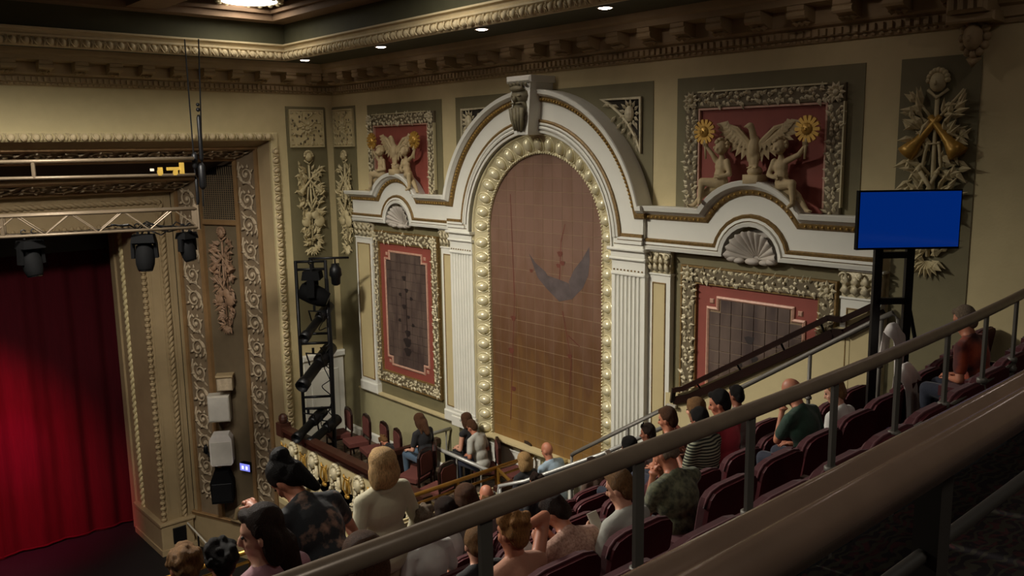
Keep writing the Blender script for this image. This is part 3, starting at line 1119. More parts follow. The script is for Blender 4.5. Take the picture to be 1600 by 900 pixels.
def pilaster_panel(x0, x1, zb, label):
    wd = x1 - x0
    t = thing('panelled_pilaster', label, 'pilaster', RW((x0 + x1) / 2, zb), RWR)
    h = -1.5 - zb
    d = 0.11
    MB().box(-wd / 2, wd / 2, -d, 0, 0, h - 0.37).bbox(-wd / 2 - 0.02, wd / 2 + 0.02, -d - 0.03, 0, 0, 0.22, 0.02).build('shaft', WHITE, t)
    MB().box(-wd / 2 + 0.09, wd / 2 - 0.09, -d - 0.004, -d + 0.02, 0.32, h - 0.5).build('inset_panel', BEIGE, t)
    p = [(-wd / 2 + 0.08, 0.31), (wd / 2 - 0.08, 0.31), (wd / 2 - 0.08, h - 0.49), (-wd / 2 + 0.08, h - 0.49)]
    MB().sweep(p, [(-0.005, d), (0.0, d + 0.015), (0.012, d + 0.015), (0.016, d)], closed=True).build('inset_bead', GOLDLINE, t)
    acanthus_capital(t, wd, d, h - 0.35, h - 0.03)
    return t


pilaster_panel(-2.75, -2.35, -5.3, 'narrow beige panelled pilaster between the far red panel and the arch')
pilaster_panel(2.35, 2.75, -5.3, 'narrow beige panelled pilaster between the arch and the near red panel')
pilaster_panel(-5.85, -5.2, -5.3, 'beige panelled pilaster at the end of the ornament by the stage corner')
pilaster_panel(5.36, 5.86, -5.3, 'beige panelled pilaster behind the television stand')
# ledge under the pilasters
led = MB().sweep([(-5.98, -5.3), (-1.72, -5.3)], [(-0.05, 0.0), (-0.05, 0.05), (-0.02, 0.07), (0.0, 0.12), (0.03, 0.12), (0.04, 0.0)])
led.sweep([(1.72, -5.3), (2.75, -5.3)], [(-0.05, 0.0), (-0.05, 0.05), (-0.02, 0.07), (0.0, 0.12), (0.03, 0.12), (0.04, 0.0)])
led.sweep([(-1.75, -5.3), (1.75, -5.3)], [(-0.06, 0.0), (-0.06, 0.12), (-0.02, 0.15), (0.0, 0.2), (0.03, 0.2), (0.04, 0.0)])
lt = thing('trim_ledge', None, None, RW(0, 0), RWR)
lt['kind'] = 'structure'
led.build('ledge', CREAM, lt)
wp = MB()
for a, b in ((-1.65, -0.1), (0.05, 1.6)):
    wp.sweep([(a, -6.15), (b, -6.15), (b, -5.45), (a, -5.45)], [(0, 0.02), (0.0, 0.045), (0.03, 0.05), (0.04, 0.02)], closed=True)
wp.build('wainscot_panel_moulding', WHITE, lt)
MB().box(-1.62, -0.13, -0.026, 0.0, -6.12, -5.48).box(0.08, 1.57, -0.026, 0.0, -6.12, -5.48).build('wainscot_panel', WHITE, lt)
bb = MB().sweep([(-6.8, -6.5), (2.0, -6.5)], [(0.0, 0.0), (0.0, 0.05), (0.16, 0.05), (0.19, 0.03), (0.2, 0.0)])
b_ = thing('baseboard_right', None, None, RW(0, 0), RWR)
b_['kind'] = 'structure'
bb.build('board', WHITE, b_)


# carved frames with red grounds
def foliage(mb, x0, z0, x1, z1, wd, d, seed, dens=1.0):
    # a strip of tumbling leaves and fruit along a frame member
    rnd = random.Random(seed)
    a, b = V((x0, 0, z0)), V((x1, 0, z1))
    L = (b - a).length
    t = (b - a) / L
    n = V((-t.z, 0, t.x))
    k = int(L / 0.05 * dens)
    for i in range(k):
        s_ = (i + 0.5) / k * L
        for side in (-1, 1):
            p = a + t * s_ + n * (side * wd * rnd.uniform(0.05, 0.27))
            an = rnd.uniform(-0.9, 0.9) + (0.7 * side)
            dd = t * math.cos(an) + n * math.sin(an)
            mb.leaf((p.x, -d, p.z), dd, rnd.uniform(0.085, 0.125), rnd.uniform(0.045, 0.07), (0, -1, 0), rnd.uniform(0.2, 0.45), rnd.uniform(0.0, 0.3))
        if i % 3 == 0:
            p = a + t * s_ + n * (wd * rnd.uniform(-0.2, 0.2))
            mb.ell((p.x, -d - 0.02, p.z), (0.024, 0.03, 0.024), nu=6, nv=4)


def rosette(mb, x, z, r, d, n=8):
    mb.ell((x, -d - 0.02, z), (r * 0.3, 0.035, r * 0.3), nu=8, nv=5)
    for k in range(n):
        a = 2 * PI * k / n
        mb.leaf((x + 0.2 * r * math.cos(a), -d, z + 0.2 * r * math.sin(a)), (math.cos(a), 0, math.sin(a)), r * 0.8, r * 0.5, (0, -1, 0), 0.4, 0.25)


FW = 0.22


def lower_panel(cx, label, plabel, seed):
    # frame 2.32 x 3.24, bottom at -4.95
    t = thing('carved_frame', label, 'picture frame', RW(cx, -4.95), RWR)
    W, H = 1.17, 3.25
    rails = (('top_rail', -W, H - FW, W, H), ('bottom_rail', -W, 0, W, FW), ('side_rail', -W, FW, -W + FW, H - FW), ('side_rail', W - FW, FW, W, H - FW))
    for i, (nm, a, b, c, e_) in enumerate(rails):
        r = MB().bbox(a, c, -0.07, 0.0, b, e_, 0.015).build(nm, CARVED_DARK, t)
        fo = MB()
        if 'top' in nm or 'bottom' in nm:
            foliage(fo, a + FW, (b + e_) / 2, c - FW, (b + e_) / 2, FW * 0.9, 0.06, seed + i)
            rosette(fo, a + FW / 2, (b + e_) / 2, FW * 0.62, 0.07)
            rosette(fo, c - FW / 2, (b + e_) / 2, FW * 0.62, 0.07)
        else:
            foliage(fo, (a + c) / 2, b, (a + c) / 2, e_, FW * 0.9, 0.06, seed + i)
        tag(fo.build('carved_foliage', CARVE, r), kind='stuff')
    MB().sweep([(-W + FW, FW), (W - FW, FW), (W - FW, H - FW), (-W + FW, H - FW)], [(0.0, 0.0), (0.0, 0.06), (0.02, 0.06), (0.03, 0.0)], closed=True).build('gilt_sight_edge', GOLDLINE, t)
    MB().sweep([(-W, 0), (W, 0), (W, H), (-W, H)], [(-0.015, 0.0), (-0.015, 0.085), (0.01, 0.085), (0.015, 0.0)], closed=True).build('gilt_outer_edge', GOLDLINE, t)
    p = thing('painted_panel', plabel, 'painted panel', RW(cx, -4.95 + FW), RWR)
    w_, h = W - FW, H - 2 * FW
    MB().box(-w_, w_, -0.02, 0, 0, h).build('red_border', RED, p)
    # key-cornered moulding
    a, c_ = 0.735, 0.16
    z0, z1 = 0.19, h - 0.19
    q = [(-a + c_, z0), (a - c_, z0), (a - c_, z0 + c_), (a, z0 + c_), (a, z1 - c_), (a - c_, z1 - c_), (a - c_, z1), (-a + c_, z1), (-a + c_, z1 - c_), (-a, z1 - c_), (-a, z0 + c_), (-a + c_, z0 + c_)]
    MB().sweep(q, [(-0.03, 0.0), (-0.025, 0.04), (0.0, 0.05), (0.02, 0.035), (0.03, 0.0)], closed=True).build('key_moulding', PINK, p)
    for sx in (-1, 1):
        for zz in (z0 + 0.055, z1 - 0.055):
            k = MB().bbox(sx * (a - 0.055) - 0.035, sx * (a - 0.055) + 0.035, -0.04, 0, zz - 0.035, zz + 0.035, 0.012)
            k.build('corner_block', PINK, p)
    MB().prism([(x, z) for x, z in q], -0.022, 0.0).build('joint_bed', JOINT if cx > 0 else mat('dark_joint', '#42342e', 0.8), p)
    ti = None
    ts = (2 * a - 0.04) / 8
    nzz = int(round((z1 - z0 - 0.04) / ts))
    th = (z1 - z0 - 0.04) / nzz
    tmx = MB().bbox(0.004, ts - 0.004, -0.032, -0.02, 0.004, th - 0.004, 0.003)
    for j in range(nzz):
        for i in range(8):
            if i in (0, 7) and j in (0, nzz - 1):
                continue
            pos = (-a + 0.02 + i * ts, 0, z0 + 0.02 + j * th)
            if ti is None:
                ti = tmx.build('tile', PANELT, p)
                ti.location = pos
            else:
                unit(ti.data, 'tile', p, pos)
    DP = mat('faded_dark_paint', '#2c2220', 0.6, var=0.3)
    fl = []
    rnd = random.Random(seed)
    for (x, z, r) in ((-0.05, 2.1, .07), (0.02, 1.85, .06), (-0.08, 1.5, .07), (0.06, 1.3, .05), (0.0, 0.55, .12), (0.0, 0.75, .13), (0.02, 0.95, .09), (0.18, 1.7, .05), (-0.2, 1.75, .05), (0.22, 1.15, .05), (-0.25, 1.2, .05)):
        fl.append([(x + r * math.cos(b) * (1 + .35 * math.sin(3 * b + x * 9)), z + r * math.sin(b) * (1 + .3 * math.cos(2 * b))) for b in [2 * PI * i / 9 for i in range(9)]])
    fl.append([(-0.012, 0.5), (0.012, 0.5), (0.0, 2.3)])
    paint('painted_urn_of_flowers', fl, DP, p, 0.0335, 0)
    return t


lower_panel(-SC, 'gilt carved leaf frame around the red panel nearer the stage', 'red bordered dark tile panel nearer the stage, inside a carved frame', 21)
lower_panel(SC, 'gilt carved leaf frame around the red panel behind the stair handrail', 'red bordered slate grey tile panel behind the stair handrail', 31)


def upper_frame(cx, label, plabel, seed):
    t = thing('carved_frame', label, 'picture frame', RW(cx, -0.88), RWR)
    W, H = 1.17, 1.59
    rails = (('top_rail', -W, H - FW, W, H), ('side_rail', -W, 0, -W + FW, H - FW), ('side_rail', W - FW, 0, W, H - FW))
    for i, (nm, a, b, c, e_) in enumerate(rails):
        r = MB().bbox(a, c, -0.07, 0.0, b, e_, 0.015).build(nm, CARVED_DARK, t)
        fo = MB()
        if 'top' in nm:
            foliage(fo, a + FW, (b + e_) / 2, c - FW, (b + e_) / 2, FW * 0.85, 0.06, seed + i)
            rosette(fo, a + FW / 2, (b + e_) / 2, FW * 0.6, 0.07, 10)
            rosette(fo, c - FW / 2, (b + e_) / 2, FW * 0.6, 0.07, 10)
        else:
            foliage(fo, (a + c) / 2, b, (a + c) / 2, e_, FW * 0.85, 0.06, seed + i)
        tag(fo.build('carved_foliage', CARVE, r), kind='stuff')
    MB().sweep([(W - FW, 0), (W - FW, H - FW), (-W + FW, H - FW), (-W + FW, 0)], [(0.0, 0.0), (0.0, 0.06), (0.025, 0.06), (0.03, 0.0)]).build('inner_edge', PINK, t)
    MB().box(-W + FW, W - FW, -0.095, -0.04, H - 0.012, H + 0.008).box(W - 0.005, W + 0.012, -0.09, -0.03, 0.1, H - FW).build('gilt_fillet', RINGM, t)
    p = thing('red_panel', plabel, 'painted panel', RW(cx, -0.88), RWR)
    MB().box(-W + FW, W - FW, -0.02, 0.0, 0, H - FW).build('red_ground', RED, p)


upper_frame(-SC, 'carved leaf frame around the small eagle panel nearer the stage', 'dark red ground behind the eagle nearer the stage', 41)
upper_frame(SC, 'carved leaf frame around the large eagle panel on the near side', 'dark red ground behind the large near eagle', 51)


# scallop shells
def shell(cx, label):
    t = thing('scallop_shell', label, 'shell ornament', RW(cx, -1.52), RWR)
    MB().prism(arc(0, 0, 0.40, 0, 180, 20), -0.02, 0.0).build('niche_ground', SHELLM, t)
    n = 11
    for k in range(n):
        a0 = PI * k / n
        a1 = PI * (k + 1) / n
        am = (a0 + a1) / 2
        R = 0.39
        mb = MB()
        rows = [(0.05, -0.03), (0.15, -0.09), (0.27, -0.15), (0.36, -0.2), (0.385, -0.19)]
        vs = []
        for r, y in rows:
            for f, dy in ((0.0, 0.03), (0.25, -0.01), (0.5, -0.03), (0.75, -0.01), (1.0, 0.03)):
                a = a0 + (a1 - a0) * f
                rr = r + (0.012 if (f == 0.5 and r > 0.37) else 0)
                vs.append((rr * math.cos(a), y + dy * r * 2.2, 0.0 + rr * math.sin(a)))
        fs = []
        for i in range(len(rows) - 1):
            for j in range(4):
                fs.append((i * 5 + j, i * 5 + j + 1, (i + 1) * 5 + j + 1, (i + 1) * 5 + j))
        mb.add(vs, fs)
        mb.build('rib', SHELLM, t, True)
    h = MB().ell((0, -0.1, -0.02), (0.12, 0.07, 0.05))
    for sx in (-1, 1):
        h.ell((sx * 0.3, -0.13, -0.0), (0.09, 0.06, 0.045))
        h.ell((sx * 0.2, -0.12, -0.02), (0.09, 0.06, 0.04))
    h.build('hinge_scroll', SHELLM, t, True)
    return t


shell(-SC, 'fluted plaster scallop shell above the red panel nearer the stage')
shell(SC, 'fluted plaster scallop shell above the red panel by the stair handrail')


# pierced spandrel ornaments
def spandrel(sg, label):
    t = thing('spandrel_ornament', label, 'spandrel ornament', RW(0, -0.15), RWR)
    tl, tr_, b = (1.30, 0.86), (2.12, 0.86), (2.12, 0.03)
    hyp = [(1.30 + 0.82 * f + 0.09 * math.sin(PI * f), 0.86 - 0.83 * f + 0.09 * math.sin(PI * f) * 0.9) for f in [i / 8 for i in range(9)]]
    P = [(sg * x, z) for x, z in hyp] + [(sg * 2.12, 0.86)]
    if sg < 0:
        P = P[::-1]
    MB().prism(P, -0.025, 0.0).build('ground', mat('dark_pierced_ground', '#2a2319', 0.9), t)
    MB().sweep(P, [(0.0, 0.02), (0.0, 0.06), (0.035, 0.06), (0.04, 0.02)], closed=True).build('border', CARVE, t)
    o = MB()
    cx, cz = sg * 1.9, 0.62
    o.ell((cx, -0.05, cz), (0.085, 0.06, 0.12))
    rnd = random.Random(5)
    for k in range(13):
        a = 2 * PI * k / 13
        o.leaf((cx + 0.08 * math.cos(a), -0.03, cz + 0.1 * math.sin(a)), (math.cos(a), 0, math.sin(a)), 0.13, 0.06)
    for (x, z, a) in ((1.55, .76, 180), (1.68, .72, 160), (1.62, .6, 230), (1.72, .5, 240), (2.0, .35, 270), (1.92, .38, 250), (2.05, .2, 270), (2.0, .5, 300), (2.04, .3, 250), (1.82, .42, 230), (1.5, .79, 200)):
        o.leaf((sg * x, -0.03, z), (sg * math.cos(math.radians(a)), 0, math.sin(math.radians(a))), 0.14, 0.06)
    o.build('carved_cartouche', CARVE, t)


spandrel(1, 'pierced triangular scroll ornament right of the keystone, beyond the arch')
spandrel(-1, 'pierced triangular scroll ornament left of the keystone, partly hidden by the arch')


# square rosette panels by the stage corner
def square_panel(loc, rz, label):
    t = thing('square_panel', label, 'ornamental panel', loc, rz)
    MB().box(-0.47, 0.47, -0.014, 0, -0.02, 0.9).build('olive_border', OLIVE, t)
    MB().bbox(-0.41, 0.41, -0.04, 0, 0.03, 0.84, 0.01).build('plaque', CREAM, t)
    MB().sweep([(-0.41, 0.03), (0.41, 0.03), (0.41, 0.84), (-0.41, 0.84)], [(0, 0.03), (0, 0.06), (0.03, 0.06), (0.035, 0.03)], closed=True).build('plaque_border', LEAFP, t)
    o = MB()
    rosette(o, 0, 0.435, 0.16, 0.04, 10)
    for k in range(8):
        a = PI / 4 * k + PI / 8
        o.tube([(0.12 * math.cos(a), -0.05, 0.435 + 0.12 * math.sin(a)), (0.22 * math.cos(a + .3), -0.055, 0.435 + 0.22 * math.sin(a + .3)), (0.3 * math.cos(a), -0.05, 0.435 + 0.3 * math.sin(a))], 0.016, 5)
        o.leaf((0.27 * math.cos(a), -0.04, 0.435 + 0.27 * math.sin(a)), (math.cos(a), 0, math.sin(a)), 0.12, 0.06)
    for k in range(7):
        for zz in (0.1, 0.77):
            o.ell((-0.33 + 0.11 * k, -0.045, zz), (0.03, 0.025, 0.03), nu=6, nv=4)
        for xx in (-0.36, 0.36):
            o.ell((xx, -0.045, 0.1 + 0.11 * k), (0.028, 0.025, 0.03), nu=6, nv=4)
    tag(o.build('relief_rosette', LEAFP, t), kind='stuff')
    pk = MB()
    for k in range(24):
        a = 2 * PI * k / 24 + 0.07
        rr = (0.2, 0.33, 0.27)[k % 3]
        pk.ell((rr * math.cos(a) * 1.1, -0.042, 0.435 + rr * math.sin(a) * 1.1), (0.024, 0.006, 0.03), nu=6, nv=4)
    tag(pk.build('piercing', CARVED_DARK, t), kind='stuff')


square_panel((9.33, YS, 0.04), 0, 'square rosette panel on the stage wall beside the corner')
square_panel(RW(-6.28, 0.04), RWR, 'square rosette panel on the arch wall beside the corner')
field2 = struct(MB().box(8.86, 9.82, YS - 0.012, YS + 0.05, -4.3, 0.92), 'trim_olive_field_8', OLIVE)


# hanging trophies of instruments and leaves
def violin(mb, c, a, L):
    d = V((math.sin(a), 0, math.cos(a)))
    n = V((math.cos(a), 0, -math.sin(a)))
    c = V(c)
    R = M4.Rotation(a, 3, 'Y')
    mb.ell(c - d * L * 0.13, (L * 0.17, 0.04, L * 0.16), R, 10, 6)
    mb.ell(c + d * L * 0.10, (L * 0.13, 0.04, L * 0.13), R, 10, 6)
    mb.ell(c, (L * 0.10, 0.038, L * 0.16), R, 8, 5)
    mb.bar(c + d * L * 0.15, c + d * L * 0.55 + V((0, -0.03, 0)), L * 0.05, 0.03, (0, -1, 0))
    mb.ell(c + d * L * 0.58 + V((0, -0.03, 0)), (L * 0.04, 0.03, L * 0.04), None, 6, 4)


def trophy(loc, rz, label, H, W, m, goldhorn=False, dense=1.0, seed=3, name='instrument_trophy'):
    t = thing(name, label, 'wall trophy', (loc[0], loc[1], loc[2] - H), rz)
    rnd = random.Random(seed)
    lv = MB()
    z = H - 0.12 * H
    # head of foliage, full in the middle, tapering to the foot
    nl = int(190 * dense)
    for i in range(nl):
        f = rnd.random() ** 0.9
        hw = W / 2 * (0.95 if f > 0.45 else 0.35 + 1.3 * f)
        sd = rnd.choice((-1, 1))
        x = sd * rnd.uniform(0.1, 0.66) * hw
        zz = 0.05 * H + f * 0.8 * H
        an = math.radians(rnd.uniform(-70, 55) if rnd.random() < 0.7 else rnd.uniform(40, 85))
        d = V((sd * math.cos(an), 0, math.sin(an)))
        lv.leaf((x, -rnd.uniform(0.0, 0.05), zz), d, rnd.uniform(0.15, 0.22) * W * 1.35, rnd.uniform(0.06, 0.09) * W * 1.3, (0, -1, 0), 0.3, rnd.uniform(0.1, 0.5))
    for i in range(7):
        an = math.radians(-150 + 20 * i)
        lv.leaf((0, -0.02, 0.08 * H), (math.cos(an), 0, math.sin(an)), 0.09 * H, 0.1 * W)
    lv.build('leaves', m, t)
    hd = MB()
    zc = H * 0.94
    hd.ell((0, -0.04, zc), (W * 0.12, 0.07, W * 0.14)).ell((0, -0.11, zc - 0.01), (0.018, 0.025, 0.03), nu=6, nv=4)
    for k in range(9):
        a = PI * k / 8
        hd.ell((W * 0.13 * math.cos(a), -0.04, zc + 0.02 + W * 0.14 * math.sin(a)), (W * 0.045, 0.04, W * 0.045), nu=6, nv=4)
    hd.tube([(-W * 0.14, -0.02, zc - 0.1 * W), (0, -0.05, zc - 0.22 * W), (W * 0.14, -0.02, zc - 0.1 * W)], 0.02, 6)
    hd.build('mask', m, t, True)
    hs, hst = MB(), MB()
    for sg in (-1, 1):
        p0 = V((-sg * W * 0.36, -0.04, H * (0.9 if goldhorn else 0.84)))
        p1 = V((sg * W * 0.36, -0.08, H * 0.60))
        pts = [p0.lerp(p1, k / 10) for k in range(11)]
        rs = [0.016 + 0.004 * k for k in range(8)] + [0.055, 0.085, 0.11]
        q0 = 4 if goldhorn else 0
        hs.tube(pts[q0:], [r * W * (1.35 if goldhorn else 0.8) for r in rs[q0:]], 9)
        if goldhorn:
            hst.tube(pts[:5], [0.02 * W] * 5, 7)
        rim = V(p1)
        dr = (p1 - p0).normalized()
        hs.lathe([(0.115 * W, -0.01), (0.12 * W, 0.01), (0.10 * W, 0.012)], rim, dr.to_track_quat('Z', 'Y').to_matrix(), 12)
    hs.build('crossed_horns', GOLD if goldhorn else m, t, True)
    if goldhorn:
        hst.build('horn_stems', m, t, True)
    ins = MB()
    violin(ins, (W * 0.16, -0.09, H * 0.36), math.radians(-32), H * 0.34)
    violin(ins, (-W * 0.14, -0.07, H * 0.36), math.radians(28), H * 0.3)
    ins.build('violins', m, t, True)
    ly = MB()
    for sg in (-1, 1):
        ly.tube([(sg * 0.02, -0.06, H * 0.5), (sg * W * 0.13, -0.07, H * 0.54), (sg * W * 0.10, -0.07, H * 0.61), (sg * W * 0.07, -0.06, H * 0.66)], 0.018, 6)
    ly.tube([(-W * 0.1, -0.07, H * 0.65), (W * 0.1, -0.07, H * 0.65)], 0.012, 5)
    ly.build('lyre', m, t, True)
    st = MB()
    st.tube([(0, -0.03, 0.1 * H), (0.01, -0.05, 0.5 * H), (0, -0.03, 0.88 * H)], 0.025, 6)
    rosette(st, 0, 0.16 * H, 0.1 * W, 0.06)
    rosette(st, 0, 0.27 * H, 0.09 * W, 0.06)
    st.build('ribbon_stem', m, t, True)
    return t


trophy((9.33, YS - 0.012, 0.0), 0, 'long plaster trophy of leaves and instruments on the stage wall by the corner', 2.3, 0.72, LEAFP, seed=4)
a_ = RW(-6.28, 0.0)
trophy((a_[0] - 0.012, a_[1], a_[2]), RWR, 'long plaster trophy of leaves and instruments on the arch wall by the corner', 2.3, 0.66, LEAFP, seed=5)
a_ = RW(6.33, 0.78)
trophy((a_[0] - 0.012, a_[1], a_[2]), RWR, 'trophy of leaves and violins with gold crossed horns above the television', 2.3, 0.78, LEAFP, True, 0.8, seed=6)
q = V((8.49, YS, 0)) + V((-0.365, 0.931, 0)) * 1.63
trophy((q.x + 0.04, q.y, -1.66), PA, 'dim pinkish trophy of leaves and instruments below the grille in the proscenium', 2.45, 0.8, mat('rosy_plaster_relief', '#93745a', 0.65, var=0.2), seed=7, dense=0.9)
q = V((8.49, YS, 0)) + V((-0.365, 0.931, 0)) * 1.45
tw = thing('swan_scroll', 'pale curved scroll bracket at the foot of the proscenium panel', 'scroll ornament', (q.x, q.y, -8.64), PA)
MB().tube([(-0.35, -0.06, 0.02), (-0.22, -0.08, 0.1), (-0.15, -0.08, 0.3), (-0.05, -0.08, 0.38), (0.04, -0.08, 0.3), (0.12, -0.07, 0.16), (0.4, -0.06, 0.05)], [0.05, 0.06, 0.07, 0.08, 0.08, 0.07, 0.03], 8).box(-0.36, 0.42, -0.13, 0.03, -0.01, 0.05).build('scroll_body', TAN, tw, True)

# bracket with a mask under the cornice at the near end
bk = thing('mask_bracket', 'scrolled cornice bracket with a small face at the near end of the wall', 'bracket', RW(6.72, 0.85), RWR)
b = MB()
b.bbox(-0.2, 0.2, -0.45, 0, 0.45, 0.95, 0.03).bbox(-0.24, 0.24, -0.34, 0, 0.36, 0.46, 0.02)
for x in (-0.14, -0.05, 0.05, 0.14):
    b.tube([(x, -0.46, 0.48), (x, -0.48, 0.9)], 0.028, 6)
b.build('block', COR, bk)
f = MB().ell((0, -0.2, 0.22), (0.1, 0.12, 0.14)).ell((0, -0.33, 0.2), (0.02, 0.03, 0.035), nu=6, nv=4)
for k in range(12):
    a = 2 * PI * k / 12
    f.ell((0.12 * math.cos(a), -0.16, 0.22 + 0.17 * math.sin(a)), (0.05, 0.06, 0.05), nu=6, nv=4)
f.leaf((0, -0.1, 0.08), (0, -0.2, -1), 0.18, 0.16)
f.build('mask', COR, bk, True)


# eagle and putti over the shells
def eagle(cx, label):
    t = thing('eagle_statue', label, 'eagle statue', RW(cx, -0.47), RWR)
    b = MB()
    b.ell((0.05, -0.22, 0.42), (0.085, 0.085, 0.16), M4.Rotation(0.1, 3, 'Y')).ell((0.06, -0.22, 0.27), (0.05, 0.055, 0.12))
    b.limb((0.05, -0.23, 0.52), (0.03, -0.26, 0.67), 0.05, 0.042)
    b.ell((0.01, -0.27, 0.70), (0.055, 0.045, 0.045)).limb((-0.03, -0.28, 0.70), (-0.065, -0.29, 0.685), 0.022, 0.01)
    for sx in (-1, 1):
        b.limb((0.05 + sx * 0.04, -0.22, 0.32), (0.05 + sx * 0.045, -0.23, 0.19), 0.045, 0.022)
        for k in (-1, 0, 1):
            b.limb((0.05 + sx * 0.045, -0.23, 0.185), (0.05 + sx * 0.045 + k * 0.025, -0.28, 0.165), 0.014, 0.01, 6)
    b.leaf((0.06, -0.2, 0.26), (0.1, 0.2, -1), 0.2, 0.12)
    remesh(b, 'body', STONE, t, 0.014, 2)
    for sx in (-1, 1):
        w_ = MB()
        root = V((0.05 + sx * 0.06, -0.2, 0.5))
        tip = V((0.05 + sx * 0.5, -0.14, 0.74))
        n = 9
        for k in range(n):
            f = k / (n - 1)
            p = root.lerp(tip, f * 0.75)
            L = 0.3 - 0.08 * abs(f - 0.4)
            an = math.radians(-80 + 95 * f)
            d = V((sx * math.cos(an), -0.02, math.sin(an)))
            w_.leaf((p.x, p.y + 0.01, p.z), d, L, 0.135, (0, -1, 0), 0.1, 0.03)
            w_.leaf((p.x, p.y - 0.02, p.z + 0.02), d, L * 0.6, 0.13, (0, -1, 0), 0.14, 0.05)
        w_.tube([root + V((0, 0, -0.05)), root.lerp(tip, 0.5) + V((0, -0.02, 0.04)), tip], [0.05, 0.04, 0.015], 7)
        w_.build('wing', STONE, t)
    pd = MB().bbox(-0.06, 0.17, -0.32, -0.05, -0.04, 0.08, 0.015)
    pd.ell((0.055, -0.2, 0.12), (0.1, 0.1, 0.075))
    pd.build('pedestal', STONE, t, True)
    return t


def cherub(cx, sg, label):
    # sg=+1 sits right of the eagle, -1 left; body built for the right one and mirrored
    t = thing('cherub_statue', label, 'cherub statue', RW(cx, -0.87), RWR)
    b = MB()

    def p(x, z, y=-0.2):
        return V((sg * x, y, z))
    hip, chest, neck = p(0.46, 0.38, -0.2), p(0.44, 0.58, -0.22), p(0.44, 0.70, -0.22)
    b.ell(hip, (0.105, 0.09, 0.1)).ell(p(0.45, 0.47, -0.22), (0.095, 0.085, 0.1)).ell(chest, (0.1, 0.075, 0.105)).limb(chest, neck, 0.06, 0.04)
    hd = p(0.43, 0.83, -0.25)
    b.ell(hd, (0.085, 0.088, 0.1)).ell(hd + V((0, -0.05, -0.035)), (0.06, 0.045, 0.055)).ell(hd + V((0, -0.1, -0.02)), (0.016, 0.022, 0.022), nu=6, nv=4)
    for sx in (-1, 1):
        b.ell(hd + V((sx * 0.04, -0.072, -0.04)), (0.026, 0.024, 0.026), nu=6, nv=4)
    # raised arm
    hx = 0.80 if sg > 0 else 0.66
    b.limb(p(0.53, 0.66, -0.22), p(hx - 0.1, 0.73, -0.25), 0.042, 0.034).limb(p(hx - 0.1, 0.73, -0.25), p(hx - 0.01, 0.84, -0.27), 0.034, 0.024)
    hand = p(hx, 0.865, -0.27)
    b.ell(hand, (0.032, 0.028, 0.035), nu=8, nv=5)
    # resting arm across the belly
    b.limb(p(0.35, 0.65, -0.23), p(0.29, 0.48, -0.25), 0.04, 0.034).limb(p(0.29, 0.48, -0.25), p(0.41, 0.45, -0.32), 0.034, 0.025).ell(p(0.43, 0.455, -0.325), (0.034, 0.024, 0.028), nu=8, nv=5)
    # legs: one bent over the curve of the arch, one stretched out
    b.limb(p(0.48, 0.36, -0.24), p(0.67, 0.38, -0.33), 0.072, 0.055).limb(p(0.67, 0.38, -0.33), p(0.69, 0.17, -0.34), 0.052, 0.034).limb(p(0.69, 0.13, -0.34), p(0.66, 0.09, -0.40), 0.034, 0.024)
    b.limb(p(0.50, 0.33, -0.18), p(0.70, 0.22, -0.24), 0.07, 0.052).limb(p(0.70, 0.22, -0.24), p(0.83, 0.07, -0.26), 0.048, 0.03).limb(p(0.84, 0.055, -0.27), p(0.91, 0.045, -0.3), 0.03, 0.02)
    ex = MB()
    for k in range(4):
        ex.limb(hand + V((sg * (-0.022 + 0.015 * k), -0.02, -0.012)), hand + V((sg * (-0.02 + 0.015 * k), -0.035, 0.02)), 0.011, 0.008, 6)
        ex.limb(p(0.42 + 0.012 * k, 0.47 - 0.014 * k, -0.335), p(0.465 + 0.004 * k, 0.475 - 0.014 * k, -0.34), 0.009, 0.007, 6)
    ex.limb(hand + V((sg * 0.03, -0.01, -0.02)), hand + V((sg * 0.01, -0.04, 0.01)), 0.01, 0.008, 6)
    for k in range(5):
        ex.ell(p(0.905 + 0.008 * (k % 2), 0.05, -0.335 + 0.016 * k), (0.014, 0.009, 0.01), nu=6, nv=4)
    remesh(b, 'body', STONE, t, 0.0125, 2, ex)
    hr = MB()
    rnd = random.Random(9)
    for i in range(46):
        a, c_ = rnd.uniform(0, 2 * PI), rnd.uniform(-0.15, 1.0)
        s_ = math.sqrt(1 - c_ * c_)
        d = V((s_ * math.cos(a), s_ * math.sin(a), c_))
        if d.y < -0.45 and c_ < 0.55:
            continue
        q_ = hd + V((d.x * 0.088, d.y * 0.09 + 0.005, d.z * 0.1 + 0.01))
        hr.ell(q_, 0.028, nu=6, nv=4)
    hr.build('curly_hair', STONE, t, True)
    tr = MB().tube([p(hx - 0.005, 0.68, -0.28), p(hx + 0.01, 0.93, -0.28)], [0.012, 0.022], 8)
    tr.build('torch_handle', STONE, t, True)
    sc_ = p(hx + 0.02, 1.04, -0.28)
    sd = MB().ell(sc_ + V((0, -0.01, 0)), (0.075, 0.04, 0.075), nu=12, nv=7).ell(sc_ + V((0, -0.05, -0.005)), (0.014, 0.02, 0.022), nu=6, nv=4)
    for sx in (-1, 1):
        sd.ell(sc_ + V((sx * 0.028, -0.045, 0.018)), (0.014, 0.01, 0.008), nu=6, nv=4)
    sd.build('sun_face', GOLD, t, True)
    ry = MB()
    for k in range(14):
        a = 2 * PI * k / 14
        c1, s1 = math.cos(a), math.sin(a)
        wv = V((-s1, 0, c1))
        d = V((c1, 0, s1))
        for q0, q1, w0, w1 in ((0.07, 0.165, 0.012, 0.024),):
            ry.bar(sc_ + d * q0, sc_ + d * q1, 0.042, 0.03, (0, -1, 0))
    ry.build('sun_rays', GOLD, t)
    return t


